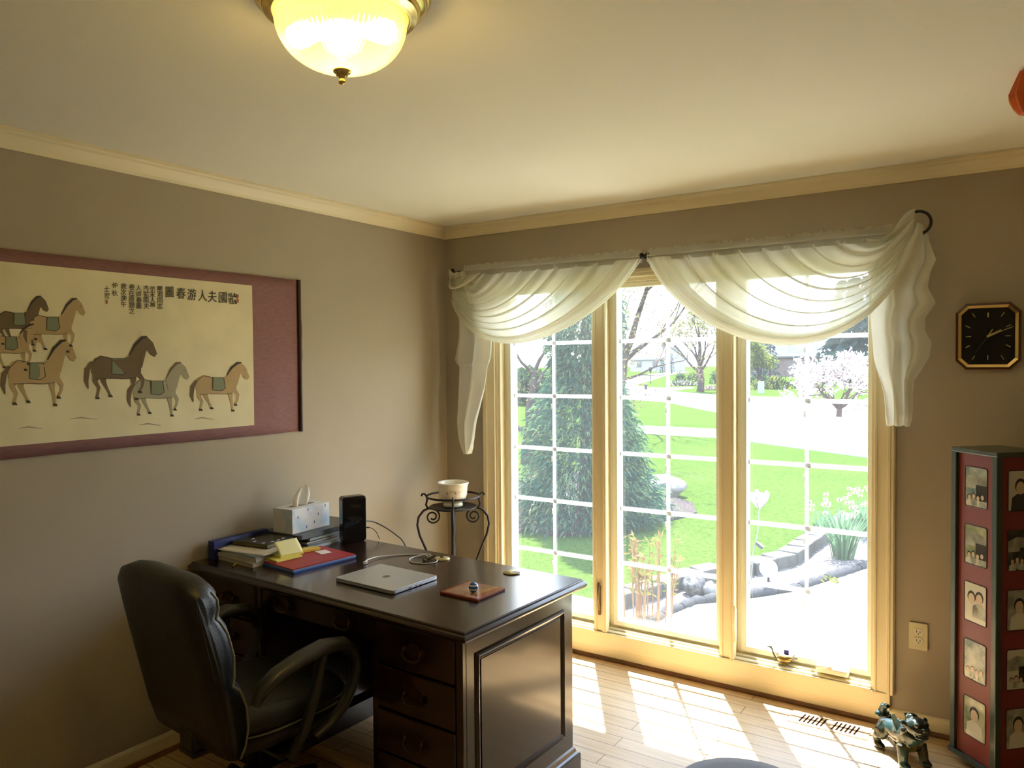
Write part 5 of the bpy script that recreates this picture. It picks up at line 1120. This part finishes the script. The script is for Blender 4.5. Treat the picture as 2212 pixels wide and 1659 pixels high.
# shrubs as mounds of leaves
def shrub(name, label, c, r, n_, l, w_, mats, seed, cat='shrub', group=None):
    rnd = random.Random(seed); t = thing(name, label, cat, c, 0, group); k = MB()
    for i in range(n_):
        v = rdir(rnd); v.z = abs(v.z); s_ = rnd.uniform(0.6, 1.0)*(1+0.18*noise.noise(v*2.2+Vector((seed, 0, 0)))); p = Vector((v.x*r[0]*s_, v.y*r[1]*s_, v.z*r[2]*s_)); k.k = rnd.randrange(len(mats)); quadleaf(k, p, v+rdir(rnd)*0.8, l*rnd.uniform(.6, 1.4), w_, rnd)
    k.build('foliage', mats, t); k = MB()
    for j in range(6): a = j*PI/3; k.tube([(0, 0, -0.05), (r[0]*0.5*math.cos(a), r[1]*0.5*math.sin(a), r[2]*0.7)], 0.025*r[2], 5)
    k.build('stems', BARK, t)
    return t
DKG = xleaf('dark hedge green', (0.06, 0.12, 0.08), 0.2); MDG = xleaf('mid hedge green', (0.13, 0.22, 0.08), 0.3)
def shrubpx(label, px, py, Y, rpx, hpx, mats, seed, n_=700, nm='shrub', group=None):
    q = at(px, py, 1, Y); d = (q-CAM).length/F_PX; r = rpx*d; h_ = hpx*d; return shrub(nm, label, (q.x, Y, G), (r, r*0.8, h_), n_, r*0.22, r*0.14, mats, seed, group=group)
shrubpx('yellow-topped shrub under the small tree beyond the driveway', 1676, 843, 50, 26, 26, [YG, DKG], 61)
shrubpx('dark green shrub at the foot of the small yellow-green tree', 1638, 845, 56, 22, 24, [DKG, MDG], 62)
shrubpx('low yellow shrub at the left foot of the small rounded tree', 1632, 842, 48, 12, 22, [YG, YG2], 63, 300)
shrubpx('low brown-green shrubs before the brick garage', 1722, 840, 52, 24, 14, [TAN, MDG], 64, 500)
shrubpx('small dark spruce-like shrub left of the maple trunk', 1470, 822, 60, 14, 26, [DKG], 65, 400)
shrubpx('dark shrub behind the maple trunk', 1500, 822, 62, 18, 22, [DKG, MDG], 66, 400)
shrubpx('dark shrub right of the maple at the window mullion', 1545, 822, 62, 12, 28, [DKG], 67, 400)
shrubpx('pale flowering ground cover left of the maple', 1475, 828, 56, 30, 7, [xleaf('pale flowers', (0.62, 0.52, 0.50), 0.4), MDG], 68, 500)
shrubpx('pinkish flowering ground cover right of the maple trunk', 1535, 840, 47, 20, 8, [xleaf('pale flowers', (0.6, 0.5, 0.5)), TAN], 69, 400)
shrubpx('blue-green bush behind the twisted tree in the left window', 1140, 870, 26, 60, 75, [DKG, MDG], 70, 1500)
shrubpx('wide dark bush beyond the lawn at the left window edge', 1085, 880, 30, 60, 70, [DKG], 71, 1300)
shrubpx('distant bush right of the twisted tree trunk', 1215, 862, 34, 46, 55, [DKG, MDG], 72, 1200)
q = gp(1130, 1135); shrub('shrub', 'small yellow-green leafy shrub at the left edge of the left window', (q.x-0.62, q.y+0.2, G), (0.30, 0.30, 0.85), 420, 0.09, 0.06, [YG, MDG], 73)
q = gp(1140, 1135); shrub('dry_shrub', 'low dry brown shrub at the foot of the evergreen in the left window', (q.x-0.22, q.y-0.12, G), (0.34, 0.30, 0.30), 900, 0.10, 0.014, [xleaf('dry twigs', (0.40, 0.33, 0.26), 0.2), xleaf('dry pale twigs', (0.55, 0.48, 0.40), 0.2)], 74)
# red stemmed shrub at the middle window
rnd = random.Random(77); q = gp(1392, 1352)
t = thing('cane_shrub', 'young shrub with upright orange canes and golden leaves outside the middle window', 'shrub', (q.x, q.y, G))
k = MB(); lf = MB()
for j in range(26):
    a = rnd.uniform(0, 2*PI); r0 = 0.17*math.sqrt(rnd.random()); x, y = r0*math.cos(a)*1.3, r0*math.sin(a); hh_ = rnd.uniform(0.42, 0.66); lean = 0.25
    pts = [Vector((x, y, 0)), Vector((x*(1+lean*.4), y*(1+lean*.4), hh_*0.5)), Vector((x*(1+lean)+rnd.uniform(-.03, .03), y*(1+lean), hh_))]
    k.tube(pts, [0.006, 0.005, 0.003], 5)
    for _ in range(16):
        s_ = rnd.uniform(0.5, 1.05); p = pts[1].lerp(pts[2], (s_-0.5)*2); lf.k = rnd.randrange(3); quadleaf(lf, p, rdir(rnd, 0.3), rnd.uniform(.04, .075), 0.018, rnd)
k.build('canes', xmat('orange cane', (0.50, 0.26, 0.10), 0.7), t); lf.build('foliage', [xleaf('golden leaf', (0.55, 0.42, 0.12), 0.5), xleaf('peach leaf', (0.60, 0.34, 0.18), 0.5), YG], t)
# daffodils
def daff(label, px, py, n_, nf, seed, sc_):
    rnd = random.Random(seed); q = gp(px, py); t = thing('daffodil_clump', label, 'flowers', (q.x, q.y, G+0.02)); k = MB(); f = MB()
    for j in range(n_):
        a = rnd.uniform(0, 2*PI); r0 = 0.09*rnd.random()*sc_; tp_ = rnd.uniform(0.10, 0.26)*sc_; hh_ = rnd.uniform(0.28, 0.46)*sc_; c_, s_ = math.cos(a), math.sin(a)
        w_ = 0.008; P_ = [Vector((r0*c_, r0*s_, 0)), Vector((r0*c_+tp_*0.35*c_, r0*s_+tp_*0.35*s_, hh_*0.6)), Vector((r0*c_+tp_*c_, r0*s_+tp_*s_, hh_))]; sd = Vector((-s_, c_, 0))*w_
        k.add([P_[0]-sd, P_[0]+sd, P_[1]+sd, P_[1]-sd, P_[2]], [(0, 1, 2, 3), (3, 2, 4)])
    for j in range(nf):
        a = rnd.uniform(0, 2*PI); r0 = 0.20*math.sqrt(rnd.random())*sc_; p = Vector((r0*math.cos(a), r0*math.sin(a), rnd.uniform(0.36, 0.54)*sc_)); f.k = 0
        for i in range(6): quadleaf(f, p, (math.cos(i*PI/3), math.sin(i*PI/3)*0.6-0.3, 0.5*math.sin(i*PI/3)), 0.032, 0.022, rnd)
        f.k = 1; f.ball(p+Vector((0, -0.008, 0)), 0.010, 6, 4)
    k.build('leaves', xleaf('daffodil leaf', (0.26, 0.48, 0.24), 0.4), t); f.build('flowers', [leafmat('daffodil white', (0.74, 0.72, 0.60), 0.5), xleaf('daffodil cup', (0.75, 0.55, 0.12), 0.4)], t)
daff('tall daffodil clump with white flowers nearest the path edging', 1820, 1212, 130, 18, 81, 1.15)
daff('daffodil clump at the right edge of the right window', 1872, 1165, 90, 14, 82, 1.0)
daff('small daffodil clump left of the tall one by the retaining blocks', 1775, 1168, 50, 6, 83, 0.8)
q = gp(1790, 1262); shrub('small_plant', 'tiny yellow-green plant beside the edging stones', (q.x, q.y, G), (0.09, 0.06, 0.06), 90, 0.03, 0.02, [YG], 84, 'plant')
# utility box, lantern post and garden statue far off
q = at(1644, 848, 1, 43); t = tag((lambda o: o)(MB().box(-0.16, 0.16, -0.14, 0.14, -0.05, 0.72).build('utility_box', xmat('pale green box', (0.42, 0.50, 0.46), 0.6), bevel=0.03)), 'pale green utility box on the lawn beyond the driveway', 'utility box'); t.location = (q.x, 43, G)
q = at(1405, 824, 1, 60); t = thing('lamp_post', 'small dark lamp post by the street in the middle window', 'lamp post', (q.x, 60, G))
k = MB(); k.tube([(0, 0, -0.1), (0, 0, 1.0)], 0.04, 8); k.build('post', IRON, t); k = MB(); k.lathe([(0.06, 1.0), (0.17, 1.35), (0.20, 1.40), (0.05, 1.55), (0.0, 1.6)], 8); k.build('lantern', IRON, t)
q = at(1395, 826, 1, 46); t = thing('hydrant', 'small dark post at the edge of the far lawn in the middle window', 'hydrant', (q.x, 46, G)); k = MB(); k.lathe([(0.10, -0.1), (0.10, 0.28), (0.15, 0.30), (0.09, 0.42), (0.0, 0.46)], 10); k.build('body', xmat('dark iron post', (0.12, 0.08, 0.07), 0.7), t)
# houses
def house(name, label, c, rz, w_, d_, h_, rh, wm, rm, extra):
    t = thing(name, label, 'house', c, rz)
    k = MB(); k.box(-w_/2, w_/2, -d_/2, d_/2, -0.3, h_); k.add([(-w_/2, -d_/2, h_), (-w_/2, d_/2, h_), (-w_/2, 0, h_+rh), (w_/2, -d_/2, h_), (w_/2, d_/2, h_), (w_/2, 0, h_+rh)], [(0, 2, 1), (3, 4, 5)]); k.build('wall', wm, t)
    k = MB(); o_ = 0.4
    for sg in (-1, 1):
        a = Vector((0, sg*(d_/2+o_), h_-o_*rh/(d_/2))); b = Vector((0, 0, h_+rh+0.02)); n_ = Vector((0, 0, 0.18))
        k.rings([[(x, a.y, a.z), (x, b.y, b.z), (x, b.y, b.z+0.18), (x, a.y, a.z+0.18)] for x in (-w_/2-o_, w_/2+o_)], True, True, False)
    k.build('roof', rm, t); extra(t, w_, d_, h_, rh); return t
WG = xmat('dark window glass', (0.05, 0.06, 0.08), 0.1); BRK = xmat('pink brick', (0.30, 0.22, 0.20), 0.9, var=0.2, vscale=3); ROOF = xmat('grey shingle', (0.20, 0.20, 0.21), 0.9, var=0.2, vscale=2); SID = xmat('pale siding', (0.50, 0.50, 0.50), 0.8)
def win(t, x, y, z, w_, h_):
    k = MB(); k.box(x-w_/2-0.08, x+w_/2+0.08, y-0.06, y+0.02, z-h_/2-0.08, z+h_/2+0.08); f = k.build('window', xmat('white trim', (0.7, 0.7, 0.7), 0.6), t)
    k = MB(); k.box(x-w_/2, x+w_/2, y-0.08, y-0.05, z-h_/2, z+h_/2); k.build('pane', WG, f)
q = at(1725, 815, 1, 100)
def ex1(t, w_, d_, h_, rh):
    k = MB(); k.box(-2.2, 2.6, -d_/2-0.05, -d_/2+0.03, 0.0, 2.1); k.build('garage_door', xmat('brown garage door', (0.20, 0.16, 0.15), 0.7), t)
house('garage_house', 'brick garage with a shingle roof beyond the driveway, right window', (q.x+1.2, 100, G), 0.10, 9.0, 7.0, 2.7, 2.6, BRK, ROOF, ex1)
q = at(1640, 815, 1, 108)
def ex2(t, w_, d_, h_, rh): win(t, -1.5, -d_/2, 4.2, 1.2, 1.4); win(t, 1.5, -d_/2, 4.2, 1.2, 1.4); win(t, 0, -d_/2, 1.4, 1.6, 1.6)
house('two_storey_house', 'tall grey house behind the small yellow-green tree, right window', (q.x-1.0, 110, G), 0.10, 9.0, 9.0, 5.2, 3.2, xmat('grey brick', (0.26, 0.27, 0.28), 0.9, var=0.15), ROOF, ex2)
q = at(1418, 806, 1, 150)
def ex3(t, w_, d_, h_, rh):
    k = MB(); k.box(1.6, 2.4, -0.5, 0.5, h_, h_+rh+1.4); k.build('chimney', BRK, t); win(t, -2, -d_/2, 1.6, 1.4, 1.4); win(t, 2.6, -d_/2, 1.6, 1.4, 1.4)
house('pale_house', 'distant pale house with a chimney at the end of the street, middle window', (q.x-0.6, 152, G), -0.35, 9.5, 7.0, 2.8, 2.8, SID, xmat('pale shingle', (0.36, 0.37, 0.40), 0.9), ex3)
# spruces behind the right house and small cones at the far house
def spruce(label, px, Y, h_, r_, seed, n_=700):
    rnd = random.Random(seed); q = at(px, 815, 1, Y); t = thing('spruce_tree', label, 'evergreen', (q.x, Y, G)); k = MB(); k.tube([(0, 0, -0.1), (0, 0, h_*0.95)], [0.03*h_, 0.005*h_], 7); k.build('trunk', BARK, t); k = MB()
    for i in range(n_):
        z = h_*(0.06+0.94*rnd.random()**1.3); R = r_*(1-z/h_)*(0.85+0.2*math.sin(z*9/h_*3))+0.02*h_; a = rnd.uniform(0, 2*PI); s_ = rnd.uniform(.3, 1); quadleaf(k, (R*s_*math.cos(a), R*s_*math.sin(a), z), (math.cos(a), math.sin(a), -0.25+rnd.uniform(-.3, .3)), r_*0.35, r_*0.14, rnd, 0.2)
    k.build('foliage', xleaf('spruce needles', (0.07, 0.13, 0.12), 0.2), t)
spruce('tall blue-green spruce above the magnolia at the right window edge', 1862, 62, 8.6, 2.6, 91, 1100)
spruce('spruce behind the swag at the top of the right window', 1828, 70, 9.2, 2.6, 92, 900)
spruce('slim dark spruce beside the tall grey house', 1664, 92, 5.6, 1.1, 93, 400)
spruce('small cone shaped spruce in front of the distant pale house', 1431, 120, 2.8, 0.7, 94, 250)
spruce('small cone shaped spruce just right of the middle window grille', 1451, 118, 3.4, 0.6, 95, 250)

# labels for the uncountable ground covers
for o in bpy.data.objects:
    if o.parent is None and o.get('kind') == 'stuff' and 'label' not in o:
        if o.name.startswith('gravel'): tag(o, 'pale gravel strip against the house below the left window', 'gravel')
        elif o.name == 'mulch_bed': tag(o, 'pale wood mulch between the retaining blocks and the edging stones', 'mulch')
        else: tag(o, 'dark wood mulch around the evergreen and the boulder', 'mulch')
